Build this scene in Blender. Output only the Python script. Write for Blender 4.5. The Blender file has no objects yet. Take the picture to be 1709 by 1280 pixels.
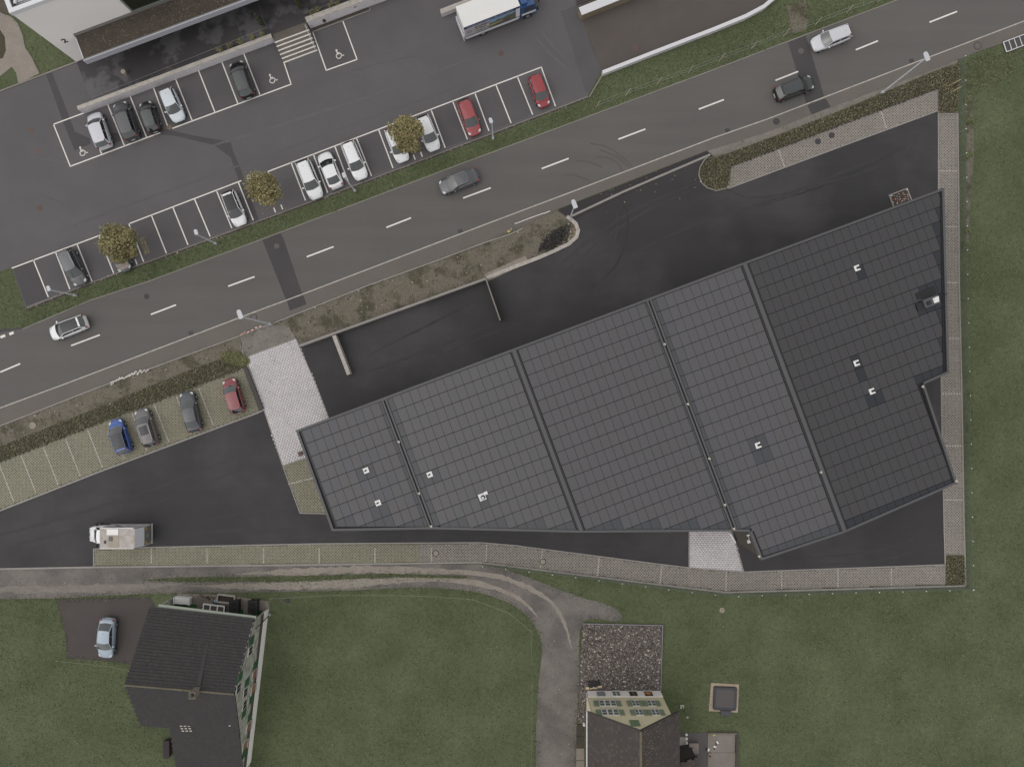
import bpy, math, random
import numpy as np
from mathutils import Vector
random.seed(7); rng = np.random.default_rng(7)
scene = bpy.context.scene
COL = scene.collection
H = 82.0            # flying height of the camera in metres
S = 0.0694          # metres on the ground per photograph pixel
CX, CY = 854.5, 640.0

# ------------------------------------------------------------------ camera, world, sun
cam = bpy.data.cameras.new('camera'); camo = bpy.data.objects.new('camera', cam); COL.objects.link(camo)
camo.location = (0, 0, H); camo.rotation_euler = (0, 0, 0)
cam.sensor_fit = 'HORIZONTAL'; cam.angle = 2*math.atan(CX*S/H); cam.clip_end = 5000
scene.camera = camo
SUN_EL, SUN_AZ = math.radians(55), math.radians(256)      # azimuth clockwise from +Y
w = bpy.data.worlds.new('World'); scene.world = w; w.use_nodes = True
nt = w.node_tree; bg = nt.nodes['Background']
sky = nt.nodes.new('ShaderNodeTexSky'); sky.sky_type = 'NISHITA'; sky.sun_disc = False
sky.sun_elevation = SUN_EL; sky.sun_rotation = SUN_AZ; sky.air_density = 1.0; sky.dust_density = 3.0; sky.ozone_density = 1.0
hs = nt.nodes.new('ShaderNodeHueSaturation'); hs.inputs['Saturation'].default_value = 0.16
mx = nt.nodes.new('ShaderNodeMix'); mx.data_type = 'RGBA'; mx.blend_type = 'MULTIPLY'; mx.inputs[0].default_value = 1
mx.inputs[7].default_value = (1.0, 0.985, 0.975, 1)
nt.links.new(sky.outputs[0], hs.inputs['Color']); nt.links.new(hs.outputs[0], mx.inputs[6]); oc = nt.nodes.new('ShaderNodeMix'); oc.data_type = 'RGBA'; oc.inputs[0].default_value = .62      # even cloud cover over the clear sky
oc.inputs[7].default_value = (6.25, 6.3, 6.25, 1); nt.links.new(mx.outputs[2], oc.inputs[6]); nt.links.new(oc.outputs[2], bg.inputs[0])
bg.inputs[1].default_value = 0.14
sl = bpy.data.lights.new('sun', 'SUN'); sl.energy = 0.6; sl.angle = math.radians(75); sl.color = (1, 0.965, 0.92)
so = bpy.data.objects.new('sun', sl); COL.objects.link(so)
sd = Vector((math.sin(SUN_AZ)*math.cos(SUN_EL), math.cos(SUN_AZ)*math.cos(SUN_EL), math.sin(SUN_EL)))
so.rotation_euler = sd.to_track_quat('Z', 'Y').to_euler()
scene.view_settings.view_transform = 'Standard'; scene.view_settings.look = 'None'
scene.view_settings.exposure = 0.0; scene.view_settings.gamma = 1
scene.view_settings.use_curve_mapping = False

# ------------------------------------------------------------------ helpers
def at(px, py, h=0.0, z=None):
    """place on the map of a point seen at height h"""
    f = 1 - h/H
    return Vector(((px-CX)*S*f, (CY-py)*S*f, h if z is None else z))
def on_wall(px, py, A, B, off=0.0):
    """point of the vertical plane through A and B lying on the line of sight"""
    G = at(px, py); n = Vector((B.y-A.y, A.x-B.x, 0)).normalized(); c = Vector((0, 0, H))
    if n.dot(-A) < 0: n = -n
    d = G-c; t = (Vector((A.x, A.y, 0))-Vector((0, 0, 0))).dot(n)/d.dot(n)
    return c+d*t+n*off
def lin(c):
    return tuple(((v/255)/12.92 if v/255 <= .04045 else ((v/255+.055)/1.055)**2.4) for v in c)
MATS = {}
def M(name, col, rough=.85, var=.12, scale=.35, fine=.12, fscale=7.0, metallic=0., coat=0., spec=.5, bump=0., col2=None, c2lo=.45, c2hi=.6, c2scale=.8, streak=0.):
    if name in MATS: return MATS[name]
    m = bpy.data.materials.new(name); m.use_nodes = True; MATS[name] = m
    t = m.node_tree; N = t.nodes; L = t.links; b = N['Principled BSDF']
    b.inputs['Roughness'].default_value = rough; b.inputs['Metallic'].default_value = metallic
    b.inputs['Coat Weight'].default_value = coat; b.inputs['Coat Roughness'].default_value = .04
    b.inputs['Specular IOR Level'].default_value = spec
    c = lin(col)
    if var == 0 and fine == 0 and col2 is None:
        b.inputs['Base Color'].default_value = (*c, 1); return m
    g = N.new('ShaderNodeNewGeometry')
    def noise(sc, det=4, vec=None, ro=.6):
        n = N.new('ShaderNodeTexNoise'); n.inputs['Scale'].default_value = sc; n.inputs['Detail'].default_value = det
        n.inputs['Roughness'].default_value = ro
        L.new(vec if vec is not None else g.outputs['Position'], n.inputs['Vector']); return n.outputs['Fac']
    def math_(op, a, b_):
        n = N.new('ShaderNodeMath'); n.operation = op
        for i, v in enumerate((a, b_)):
            if isinstance(v, (int, float)): n.inputs[i].default_value = v
            else: L.new(v, n.inputs[i])
        return n.outputs[0]
    f = 1.0
    if var: f = math_('ADD', math_('MULTIPLY', noise(scale, 5), var*6.5), 1-var*3.25)
    if fine:
        g2 = math_('ADD', math_('MULTIPLY', noise(fscale, 3, ro=.75), fine*5), 1-fine*2.5)
        f = math_('MULTIPLY', f, g2)
    if streak:
        mp = N.new('ShaderNodeMapping'); mp.inputs['Rotation'].default_value = (0, 0, -math.radians(20.5)); mp.inputs['Scale'].default_value = (.035, .55, 1)
        L.new(g.outputs['Position'], mp.inputs['Vector'])
        f = math_('MULTIPLY', f, math_('ADD', math_('MULTIPLY', noise(1.0, 5, mp.outputs[0]), streak*6), 1-streak*3))
    base = N.new('ShaderNodeRGB'); base.outputs[0].default_value = (*c, 1); bc = base.outputs[0]
    if col2:
        r = N.new('ShaderNodeMapRange'); r.inputs[1].default_value = c2lo; r.inputs[2].default_value = c2hi
        L.new(noise(c2scale, 6), r.inputs[0])
        mix = N.new('ShaderNodeMix'); mix.data_type = 'RGBA'; L.new(r.outputs[0], mix.inputs[0])
        L.new(bc, mix.inputs[6]); mix.inputs[7].default_value = (*lin(col2), 1); bc = mix.outputs[2]
    if not isinstance(f, float):
        v = N.new('ShaderNodeVectorMath'); v.operation = 'SCALE'; L.new(bc, v.inputs[0]); L.new(f, v.inputs['Scale']); bc = v.outputs[0]
    L.new(bc, b.inputs['Base Color'])
    if bump:
        bn = N.new('ShaderNodeBump'); bn.inputs['Strength'].default_value = bump; bn.inputs['Distance'].default_value = .05
        L.new(noise(fscale*1.3, 3), bn.inputs['Height']); L.new(bn.outputs[0], b.inputs['Normal'])
    return m
def plain(name, col, rough=.6, **k): return M(name, col, rough, var=0, fine=0, **k)

def link(name, me, parent=None, label=None, cat=None, group=None, kind=None):
    o = bpy.data.objects.new(name, me); COL.objects.link(o)
    if parent: o.parent = parent
    if label: o['label'] = label
    if cat: o['category'] = cat
    if group: o['group'] = group
    if kind: o['kind'] = kind
    return o
def empty(name, loc, label, cat, group=None, rz=0):
    o = link(name, None, None, label, cat, group); o.empty_display_size = .2
    o.location = loc; o.rotation_euler = (0, 0, rz); return o
class MB:
    def __init__(s): s.v = []; s.f = []; s.m = []
    def face(s, pts, mi=0):
        i = len(s.v); s.v += [tuple(p) for p in pts]; s.f.append(tuple(range(i, i+len(pts)))); s.m.append(mi)
    def prism(s, poly, z0, z1, mi=0, side=None, bottom=True):
        n = len(poly)
        a = sum(poly[i][0]*poly[(i+1) % n][1]-poly[(i+1) % n][0]*poly[i][1] for i in range(n))
        if a < 0: poly = poly[::-1]
        i = len(s.v)
        s.v += [(p[0], p[1], z0) for p in poly]+[(p[0], p[1], z1) for p in poly]
        s.f.append(tuple(range(i+n, i+2*n))); s.m.append(mi)
        if bottom: s.f.append(tuple(range(i+n-1, i-1, -1))); s.m.append(mi)
        for k in range(n):
            j = (k+1) % n; s.f.append((i+k, i+j, i+n+j, i+n+k)); s.m.append(mi if side is None else side)
    def box(s, c, d, rz=0, mi=0, ry=0):
        ca, sa = math.cos(rz), math.sin(rz); i = len(s.v)
        for z in (-.5, .5):
            for x, y in ((-.5, -.5), (.5, -.5), (.5, .5), (-.5, .5)):
                X, Y, Z = x*d[0], y*d[1], z*d[2]
                if ry: X, Z = X*math.cos(ry)+Z*math.sin(ry), -X*math.sin(ry)+Z*math.cos(ry)
                s.v.append((c[0]+X*ca-Y*sa, c[1]+X*sa+Y*ca, c[2]+Z))
        for q in ((4, 5, 6, 7), (3, 2, 1, 0), (0, 1, 5, 4), (1, 2, 6, 5), (2, 3, 7, 6), (3, 0, 4, 7)):
            s.f.append(tuple(i+k for k in q)); s.m.append(mi)
    def tube(s, a, b, r0, r1=None, n=8, mi=0):
        a, b = Vector(a), Vector(b); r1 = r0 if r1 is None else r1
        d = (b-a).normalized(); x = d.orthogonal().normalized(); y = d.cross(x); i = len(s.v)
        for p, r in ((a, r0), (b, r1)):
            for k in range(n):
                t = 2*math.pi*k/n; s.v.append(tuple(p+x*r*math.cos(t)+y*r*math.sin(t)))
        for k in range(n):
            j = (k+1) % n; s.f.append((i+k, i+j, i+n+j, i+n+k)); s.m.append(mi)
        s.f.append(tuple(range(i+n-1, i-1, -1))); s.m.append(mi); s.f.append(tuple(range(i+n, i+2*n))); s.m.append(mi)
    def slab(s, q, th, mi=0):
        """quad (4 points) thickened downwards along its normal"""
        q = [Vector(p) for p in q]; n = (q[1]-q[0]).cross(q[3]-q[0]).normalized()
        if n.z < 0: q = q[::-1]; n = -n
        lo = [p-n*th for p in q]; i = len(s.v); k = len(q)
        s.v += [tuple(p) for p in q+lo]; s.f.append(tuple(range(i, i+k))); s.m.append(mi)
        s.f.append(tuple(range(i+2*k-1, i+k-1, -1))); s.m.append(mi)
        for a in range(k):
            b = (a+1) % k; s.f.append((i+k+a, i+k+b, i+b, i+a)); s.m.append(mi)
    def grid(s, rows, mi=0, close=False):
        i = len(s.v); n = len(rows[0])
        for r in rows: s.v += [tuple(p) for p in r]
        for a in range(len(rows)-1):
            for b in range(n if close else n-1):
                c = (b+1) % n
                s.f.append((i+a*n+b, i+a*n+c, i+(a+1)*n+c, i+(a+1)*n+b)); s.m.append(mi)
    def mesh(s, name, mats, smooth=False):
        me = bpy.data.meshes.new(name); me.from_pydata(s.v, [], s.f)
        for m in (mats if isinstance(mats, (list, tuple)) else [mats]): me.materials.append(m)
        me.polygons.foreach_set('material_index', s.m)
        if smooth: me.polygons.foreach_set('use_smooth', [True]*len(s.f))
        me.update(); return me
    def build(s, name, mats, parent=None, label=None, cat=None, group=None, kind=None, smooth=False):
        return link(name, s.mesh(name, mats, smooth), parent, label, cat, group, kind)
def np_mesh(name, V, F, mats, mi=None):
    V = np.asarray(V, dtype=np.float32).reshape(-1, 3); F = np.asarray(F, dtype=np.int32)
    me = bpy.data.meshes.new(name); k = F.shape[1]
    me.vertices.add(len(V)); me.vertices.foreach_set('co', V.ravel())
    me.loops.add(F.size); me.loops.foreach_set('vertex_index', F.ravel())
    me.polygons.add(len(F)); me.polygons.foreach_set('loop_start', np.arange(0, F.size, k, dtype=np.int32))
    me.polygons.foreach_set('loop_total', np.full(len(F), k, dtype=np.int32))
    for m in (mats if isinstance(mats, (list, tuple)) else [mats]): me.materials.append(m)
    if mi is not None: me.polygons.foreach_set('material_index', np.asarray(mi, dtype=np.int32))
    me.update(calc_edges=True); return me
def P(pts, h=0.): return [at(x, y, h) for x, y in pts]
def smooth(pts, n=6):
    out = []
    for i in range(len(pts)-1):
        p0, p1, p2, p3 = pts[max(i-1, 0)], pts[i], pts[i+1], pts[min(i+2, len(pts)-1)]
        for k in range(n):
            t = k/n; out.append(tuple(.5*((2*p1[a])+(-p0[a]+p2[a])*t+(2*p0[a]-5*p1[a]+4*p2[a]-p3[a])*t*t+(-p0[a]+3*p1[a]-3*p2[a]+p3[a])*t**3) for a in (0, 1)))
    return out+[pts[-1]]
def sheet(name, pts, z, mat, parent=None, kind='structure', label=None):
    mb = MB(); q = P(pts); n = len(q)
    a = sum(q[i].x*q[(i+1) % n].y-q[(i+1) % n].x*q[i].y for i in range(n))
    if a < 0: q = q[::-1]
    mb.face([(p.x, p.y, z) for p in q]); return mb.build(name, mat, parent, kind=kind, label=label)
def offset_path(q, d):
    out = []
    for i, p in enumerate(q):
        a = q[i-1] if i else None; b = q[i+1] if i < len(q)-1 else None
        ds = [((p-a).normalized() if a is not None else None), ((b-p).normalized() if b is not None else None)]
        ds = [Vector((v.x, v.y)) for v in ds if v is not None]
        n = sum((Vector((-v.y, v.x)) for v in ds), Vector((0, 0))).normalized()
        c = max(.5, n.dot(Vector((-ds[0].y, ds[0].x)))); out.append((p.x+n.x*d/c, p.y+n.y*d/c))
    return out
def ribbon(mb, pts, w_, z0, z1, mi=0, world=False, h=0.):
    q = [Vector((p[0], p[1], 0)) for p in pts] if world else [Vector((v.x, v.y, 0)) for v in P(pts, h)]
    l, r = offset_path(q, w_/2), offset_path(q, -w_/2)
    rows = [[(l[i][0], l[i][1], z0), (l[i][0], l[i][1], z1), (r[i][0], r[i][1], z1), (r[i][0], r[i][1], z0)] for i in range(len(q))]
    mb.grid([list(x) for x in rows]); k = len(mb.f)-3*(len(q)-1)
    mb.face(rows[0][::-1]); mb.face(rows[-1])
def inside(X, Y, poly):
    c = np.zeros(X.shape, bool); n = len(poly); j = n-1
    for i in range(n):
        xi, yi = poly[i][0], poly[i][1]; xj, yj = poly[j][0], poly[j][1]
        if yi != yj: c ^= ((yi > Y) != (yj > Y)) & (X < (xj-xi)*(Y-yi)/(yj-yi)+xi)
        j = i
    return c
def sample(pts, dens, exclude=(), world=False):
    q = [(p[0], p[1]) for p in (pts if world else P(pts))]; xs = [p[0] for p in q]; ys = [p[1] for p in q]
    n = int((max(xs)-min(xs))*(max(ys)-min(ys))*dens)
    X = rng.uniform(min(xs), max(xs), n); Y = rng.uniform(min(ys), max(ys), n)
    k = inside(X, Y, q); X, Y = X[k], Y[k]
    for e in exclude:
        k = ~inside(X, Y, [(p[0], p[1]) for p in P(e)]); X, Y = X[k], Y[k]
    return X, Y
def leaves(name, X, Y, Z, size, mats, up=.6, parent=None, kind='stuff', label=None, weights=None, cat=None):
    n = len(X); a = rng.uniform(0, 2*np.pi, n); sz = size*rng.uniform(.5, 1.5, n)
    u = np.stack([np.cos(a), np.sin(a), rng.normal(0, .35, n)], 1); b = a+np.pi/2
    v = np.stack([np.cos(b), np.sin(b), rng.normal(0, up, n)], 1)
    u *= sz[:, None]; v *= sz[:, None]*.55; c = np.stack([X, Y, Z], 1)
    V = np.stack([c-u*.5, c+v*.5, c+u*.5, c-v*.5], 1).reshape(-1, 3)
    F = np.arange(4*n).reshape(-1, 4)
    mi = rng.choice(len(mats), n, p=weights)
    return link(name, np_mesh(name, V, F, mats, mi), parent, label, cat, kind=kind)
def blades(name, X, Y, z0, h, wd, mats, kind='stuff', label=None, weights=None):
    n = len(X); a = rng.uniform(0, 2*np.pi, n); hh = h*rng.uniform(.4, 1.4, n); w_ = wd*rng.uniform(.6, 1.4, n)
    dx, dy = np.cos(a)*w_, np.sin(a)*w_; lx, ly = rng.normal(0, .7, n)*hh, rng.normal(0, .7, n)*hh
    z = np.full(n, z0)
    V = np.stack([np.stack([X-dx, Y-dy, z], 1), np.stack([X+dx, Y+dy, z], 1), np.stack([X+lx, Y+ly, z0+hh], 1)], 1).reshape(-1, 3)
    F = np.arange(3*n).reshape(-1, 3)
    return link(name, np_mesh(name, V, F, mats, rng.choice(len(mats), n, p=weights)), None, label, kind=kind)
def stones(name, X, Y, z, size, mats, parent=None, kind='stuff', label=None, weights=None):
    n = len(X); s = size*np.clip(rng.lognormal(-.15, .45, n), .3, 2.2); a = rng.uniform(0, 6.28, n); V = []
    for k in range(4):
        t = a+k*np.pi/2; r = s*rng.uniform(.7, 1.2, n)*.5; V.append(np.stack([X+r*np.cos(t), Y+r*np.sin(t), np.full(n, z)], 1))
    V.append(np.stack([X, Y, z+s*.45], 1)); V = np.stack(V, 1).reshape(-1, 3)
    b = (np.arange(n)*5)[:, None]; F = np.concatenate([b+np.array([[k, (k+1) % 4, 4]]) for k in range(4)], 0)
    mi = np.tile(rng.choice(len(mats), n, p=weights), 4)
    return link(name, np_mesh(name, V, F, mats, mi), parent, label, kind=kind)
def clip(poly, sub):
    """clip polygon by convex polygon sub (both ccw, xy)"""
    out = poly
    for i in range(len(sub)):
        a, b = sub[i], sub[(i+1) % len(sub)]; inp = out; out = []
        if not inp: break
        sd_ = lambda p: (b[0]-a[0])*(p[1]-a[1])-(b[1]-a[1])*(p[0]-a[0])
        for k in range(len(inp)):
            p, q = inp[k-1], inp[k]; sp, sq = sd_(p), sd_(q)
            if sq >= 0:
                if sp < 0: t = sp/(sp-sq); out.append((p[0]+(q[0]-p[0])*t, p[1]+(q[1]-p[1])*t))
                out.append(q)
            elif sp >= 0:
                t = sp/(sp-sq); out.append((p[0]+(q[0]-p[0])*t, p[1]+(q[1]-p[1])*t))
    return out
def area(q): return .5*sum(q[i][0]*q[(i+1) % len(q)][1]-q[(i+1) % len(q)][0]*q[i][1] for i in range(len(q)))
def text_mesh(body, size, mat, parent, loc, rot, name='lettering', bold=0.0):
    c = bpy.data.curves.new(name, 'FONT'); c.body = body; c.size = size; c.extrude = .004; c.align_x = 'LEFT'; c.align_y = 'CENTER'; c.offset = bold
    o = bpy.data.objects.new(name, c); COL.objects.link(o)
    dg = bpy.context.evaluated_depsgraph_get(); me = bpy.data.meshes.new_from_object(o.evaluated_get(dg))
    bpy.data.objects.remove(o); me.materials.clear(); me.materials.append(mat)
    o = link(name, me, parent); o.location = loc; o.rotation_euler = rot; return o

# ------------------------------------------------------------------ materials
ASPH = M('old_asphalt', (94, 91, 93), .9, var=.045, scale=.1, fine=.07, fscale=9, col2=(90, 87, 89), c2lo=.42, c2hi=.62, c2scale=.15)
ASPH_DARK = M('patched_asphalt', (74, 71, 73), .9, var=.05, fine=.07)
TERR = M('wet_terrace_asphalt', (60, 57, 59), .75, var=.1, scale=.3, fine=.06, col2=(88, 86, 88), c2lo=.5, c2hi=.56, c2scale=.25)
ROAD = M('road_asphalt', (94, 91, 89), .9, var=.03, scale=.12, fine=.06, fscale=10, streak=.055)
WALK = M('sidewalk_asphalt', (103, 97, 92), .9, var=.05, scale=.3, fine=.06)
YARD = M('new_asphalt', (52, 50, 52), .8, var=.05, scale=.2, fine=.06, fscale=8, streak=.07, col2=(68, 65, 66), c2lo=.46, c2hi=.66, c2scale=.07)
RAMP = M('brown_asphalt', (85, 78, 75), .9, var=.05, fine=.05)
PATCHN = M('road_patch', (70, 67, 68), .9, var=.06, fine=.06)
WHITEL = M('white_line_paint', (222, 216, 210), .7, var=.04, scale=2, fine=.05)
GRASS = M('meadow_grass_soil', (76, 84, 57), .95, var=.06, scale=.09, fine=.16, fscale=1.9, col2=(91, 97, 70), c2lo=.36, c2hi=.7, c2scale=.21)
G1 = M('grass_green', (110, 119, 84), .9, var=.07, scale=.1, fine=.16, fscale=1.4, col2=(122, 129, 95), c2lo=.36, c2hi=.7, c2scale=.21)
G2 = M('grass_dark', (72, 81, 54), .9, var=.07, scale=.1, fine=.16, fscale=1.4)
G3 = M('grass_dry', (118, 118, 90), .9, var=.08, scale=.14, fine=.13, fscale=2)
DIRT = M('bare_dirt', (110, 103, 92), .95, var=.09, scale=.5, fine=.25, fscale=5, col2=(74, 70, 56), c2lo=.48, c2hi=.62, c2scale=.5)
GRAVEL = M('grey_gravel', (117, 111, 106), .95, var=.06, scale=.35, fine=.2, fscale=6, col2=(98, 93, 90), c2lo=.42, c2hi=.6, c2scale=.3)
GRAVEL_L = M('pale_gravel', (140, 132, 123), .95, var=.08, scale=.6, fine=.16, fscale=6)
GRAVEL_V = M('verge_gravel', (122, 115, 110), .95, var=.12, scale=.8, fine=.18, fscale=7)
GCOV = M('ground_cover_soil', (70, 65, 50), .95, var=.1, scale=.8, fine=.12, fscale=4)
SH1 = M('cover_green', (106, 104, 76), .85, var=.15, fine=.1); SH2 = M('cover_dark', (80, 78, 58), .85, var=.15, fine=.1); SH3 = M('cover_brown', (130, 120, 100), .85, var=.15, fine=.1)
SOIL = M('paver_infill_soil', (66, 58, 50), .95, var=.15, fine=.2); SOILG = M('paver_infill_grass', (74, 72, 50), .95, var=.15, fine=.2)
PAV1 = M('lattice_concrete', (152, 145, 138), .9, var=.05, scale=.4, fine=.08); PAV2 = M('lattice_concrete_mossy', (146, 142, 125), .9, var=.05, scale=.4, fine=.1)
BLOCK = M('pale_block_paving', (196, 190, 192), .85, var=.08, scale=.4, fine=.06); BLOCKJ = M('paving_joint', (186, 180, 181), .95)
KERB = M('kerb_concrete', (142, 137, 133), .85, var=.08, fine=.1, fscale=4)
CONC = M('light_concrete', (208, 203, 207), .85, var=.07, scale=.6, fine=.08, fscale=3)
CONCTOP = M('stained_concrete', (172, 165, 158), .85, var=.12, scale=2, fine=.14, fscale=5)
CONCD = M('weathered_concrete', (130, 124, 118), .9, var=.1, fine=.1)
PATIO = M('patio_concrete', (128, 120, 114), .9, var=.1, scale=.7, fine=.08)
STEEL_D = plain('dark_steel', (60, 55, 55), .6); ROOFTRIM = M('roof_trim', (80, 79, 81), .5, var=.04, fine=.03)
TRIM_D = plain('dark_trim', (48, 47, 49), .6); GUTTER = plain('gutter_black', (22, 20, 21), .8)
def panel_mat(n, c, r=.35): return M(n, c, r, var=.02, scale=1.3, fine=.02, fscale=12, spec=.5)
PAN = panel_mat('solar_glass', (79, 77, 79)); PANB = panel_mat('solar_glass_grey', (78, 77, 79)); PANC = panel_mat('solar_glass_blue', (76, 76, 80)); PANX = panel_mat('solar_glass_c', (80, 78, 80)); PANX2 = panel_mat('solar_glass_c2', (80, 78, 81))
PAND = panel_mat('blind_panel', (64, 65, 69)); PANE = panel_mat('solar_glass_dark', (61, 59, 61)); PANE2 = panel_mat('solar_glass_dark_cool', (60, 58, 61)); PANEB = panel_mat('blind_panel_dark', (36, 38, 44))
UNDER = plain('roof_underlay', (32, 32, 34), .8)
WALLB = M('brown_cladding', (72, 66, 58), .7, var=.04, fine=.03); WALLW = M('white_render', (240, 235, 232), .85, var=.015, scale=.2, fine=.01)
WHITE = plain('white_paint', (226, 224, 222), .45); WHITEM = plain('white_metal', (214, 214, 218), .4)
GALV = plain('galvanised_steel', (196, 198, 204), .45)
BLACKP = plain('black_plastic', (30, 30, 31), .5); RUST = M('rusty_iron', (96, 78, 72), .8); IRON = M('cast_iron', (78, 76, 76), .6)
GLASSD = plain('dark_glass', (30, 34, 35), .08, spec=.9); GLASSG = plain('green_grey_glass', (92, 104, 98), .15)
TILE = M('dark_roof_tile', (50, 48, 48), .8, var=.05, scale=.6, fine=.14, fscale=3); TILEB = M('dark_roof_tile_worn', (55, 52, 51), .8, var=.05, fine=.12)
TILE2 = M('brown_roof_tile', (66, 59, 56), .8, var=.06, scale=.5, fine=.14, fscale=3); TILE2B = M('brown_roof_tile_light', (76, 68, 64), .8, var=.05, fine=.12)
LICHEN = M('ridge_lichen', (102, 95, 80), .9, var=.2, fine=.25)
WOODG = M('grey_wood', (112, 104, 98), .85, var=.12, fine=.1); GREENS = M('green_shutter', (52, 92, 62), .6, var=.08, fine=.05); GREENG = M('grey_green_shutter', (120, 134, 112), .7, var=.08)
# ------------------------------------------------------------------ ground and setting
mb = MB(); mb.face([(-900, -900, 0), (900, -900, 0), (900, 900, 0), (-900, 900, 0)]); mb.build('ground', GRASS, kind='structure')
ROADN = [(-1400, 720), (-300, 610), (-60, 566), (38, 549), (151, 501), (252, 468), (430, 402), (647, 320), (760, 277), (911, 221), (1190, 117), (1279, 83), (1498, 0), (1640, -55), (1900, -155), (3000, -580)]
ROADS = [(-1400, 1230), (-120, 725), (0, 681), (106, 642), (322, 560), (430, 519), (506, 491), (810, 375), (951, 322), (1190, 231), (1279, 200), (1530, 104), (1709, 36), (1850, -18), (3000, -460)]
WALKS = [(-1400, 1262), (-120, 757), (0, 711), (161, 648), (400, 561), (453, 541), (611, 478), (810, 405), (859, 384), (932, 349), (1180, 252), (1279, 221), (1385, 180), (1571, 111), (1640, 84), (1709, 62), (1850, 5), (3000, -430)]
PARK = [(-1300, 700), (-700, 430), (-150, 208), (0, 153), (131, 103), (300, 36), (700, -160), (1100, -160), (965, 20), (1003, 119), (981, 161), (810, 226), (556, 322), (312, 412), (151, 471), (43, 514), (20, 447), (0, 453), (-150, 507), (-1300, 960)]
YARDP = [(-1200, 1000), (-150, 902), (0, 851), (161, 788), (430, 688), (441, 683), (452, 660), (501, 577), (812, 464), (850, 449), (925, 420), (952, 408), (965, 392), (963, 374), (945, 362), (930, 352), (1000, 324), (1180, 252), (1192, 262), (1172, 275), (1166, 290), (1170, 307), (1195, 320), (1216, 314), (1564, 186), (1566, 300), (1571, 700), (1577, 942), (1241, 954), (1150, 947), (1100, 941), (860, 910), (800, 905), (530, 907), (157, 916), (157, 946), (0, 949), (-1200, 990)]
YZ = .03
road = sheet('road', ROADN+ROADS[::-1], YZ, ROAD)
walk = sheet('sidewalk', ROADS+WALKS[::-1], YZ+.03, WALK)
park = sheet('car_park', PARK, YZ, ASPH)
yard = sheet('yard_asphalt', YARDP, YZ, YARD)
sheet('side_road', [(-1400, 480), (-200, 552), (-60, 555), (0, 549), (38, 547), (38, 551), (-60, 568), (-300, 612), (-1400, 722)], YZ-.004, ASPH_DARK)
DIRT1 = [(-100, 748), (0, 711), (161, 648), (400, 561), (404, 583), (411, 600), (408, 616), (176, 705), (0, 773), (-100, 812)]
DIRT2 = [(453, 541), (611, 478), (810, 405), (859, 384), (932, 349), (945, 362), (963, 374), (965, 392), (952, 408), (925, 420), (850, 449), (812, 464), (501, 577), (494, 565), (480, 546)]
sheet('bare_earth_bank', DIRT1, .02, DIRT); sheet('bare_earth_bank', DIRT2, .02, DIRT)
sheet('gravel_patch', [(404, 573), (400, 561), (453, 541), (482, 546), (494, 565), (411, 597), (404, 583)], .026, GRAVEL_V)
COVER1 = [(-100, 790), (0, 745), (176, 675), (330, 612), (404, 588), (408, 614), (176, 703), (0, 771), (-100, 812)]
COVER2 = [(1190, 259), (1175, 272), (1168, 290), (1172, 307), (1195, 319), (1215, 314), (1220, 278), (1566, 148), (1566, 191), (1597, 191), (1600, 106), (1560, 119), (1385, 192), (1279, 233), (1210, 258)]
COVER3 = [(1578, 927), (1609, 927), (1611, 975), (1578, 975)]
for c in (COVER1, COVER2, COVER3): sheet('planting_bed', c, .024, GCOV)
sheet('verge_gravel', [(1192, 262), (1180, 252), (1279, 221), (1385, 180), (1571, 111), (1598, 100), (1598, 106), (1560, 119), (1470, 157), (1385, 192), (1279, 233), (1210, 258)], .028, GRAVEL_V)
sheet('bare_earth_strip', [(1613, 160), (1622, 158), (1626, 250), (1620, 330), (1616, 420), (1612, 420)], .012, DIRT)
sheet('bare_earth_patch', [(1313, 10), (1345, 2), (1350, 30), (1344, 52), (1316, 58), (1318, 35)], .012, DIRT)
TRACK = [(-1000, 955), (-100, 951), (157, 947), (806, 941), (860, 955), (905, 972), (935, 984), (975, 998), (1005, 1006), (1034, 1020), (1031, 1036), (972, 1040), (967, 1136), (962, 1212), (960, 1300), (960, 1700), (893, 1700), (894, 1290), (895, 1212), (898, 1149), (905, 1086), (901, 1061), (885, 1033), (860, 1012), (838, 1001), (790, 987), (700, 980), (600, 984), (450, 988), (255, 990), (95, 998), (-100, 1001), (-1000, 1010)]
TRACK = TRACK[:3]+smooth(TRACK[3:14], 5)+TRACK[14:20]+smooth(TRACK[20:29], 5)+TRACK[29:]
sheet('gravel_track', TRACK, .016, GRAVEL)
def soft_strip(name, pts, w_, z, mat, jag=.35):
    q = [Vector((v.x, v.y)) for v in P(smooth(pts, 5))]; res = []
    for a, b in zip(q[:-1], q[1:]):
        n = max(2, int((b-a).length/.5)); res += [a.lerp(b, k/n) for k in range(n)]
    res.append(q[-1]); l, r = offset_path(res, w_/2), offset_path(res, -w_/2); mb = MB(); L_, R_ = [], []
    for i in range(len(res)):
        e = min(1, i/14, (len(res)-1-i)/14)*(.8+.25*math.sin(i*.07)+.1*math.sin(i*.23)); c = res[i]
        tl = e*(1+random.uniform(-jag, jag)); tr = e*(1+random.uniform(-jag, jag))
        L_.append((c.x+(l[i][0]-c.x)*tl, c.y+(l[i][1]-c.y)*tl, z)); R_.append((c.x+(r[i][0]-c.x)*tr, c.y+(r[i][1]-c.y)*tr, z))
    mb.grid([list(x) for x in zip(R_, L_)][::1]); return mb.build(name, mat, kind='structure')
soft_strip('wheel_rut', [(300, 977), (450, 978), (600, 972), (700, 966), (790, 972), (850, 990), (880, 1010), (898, 1030)], .9, .020, GRAVEL_L)
soft_strip('wheel_rut', [(380, 958), (520, 953), (640, 950), (800, 957), (870, 975), (920, 1005), (942, 1040), (955, 1085)], .8, .021, GRAVEL_L)
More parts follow.
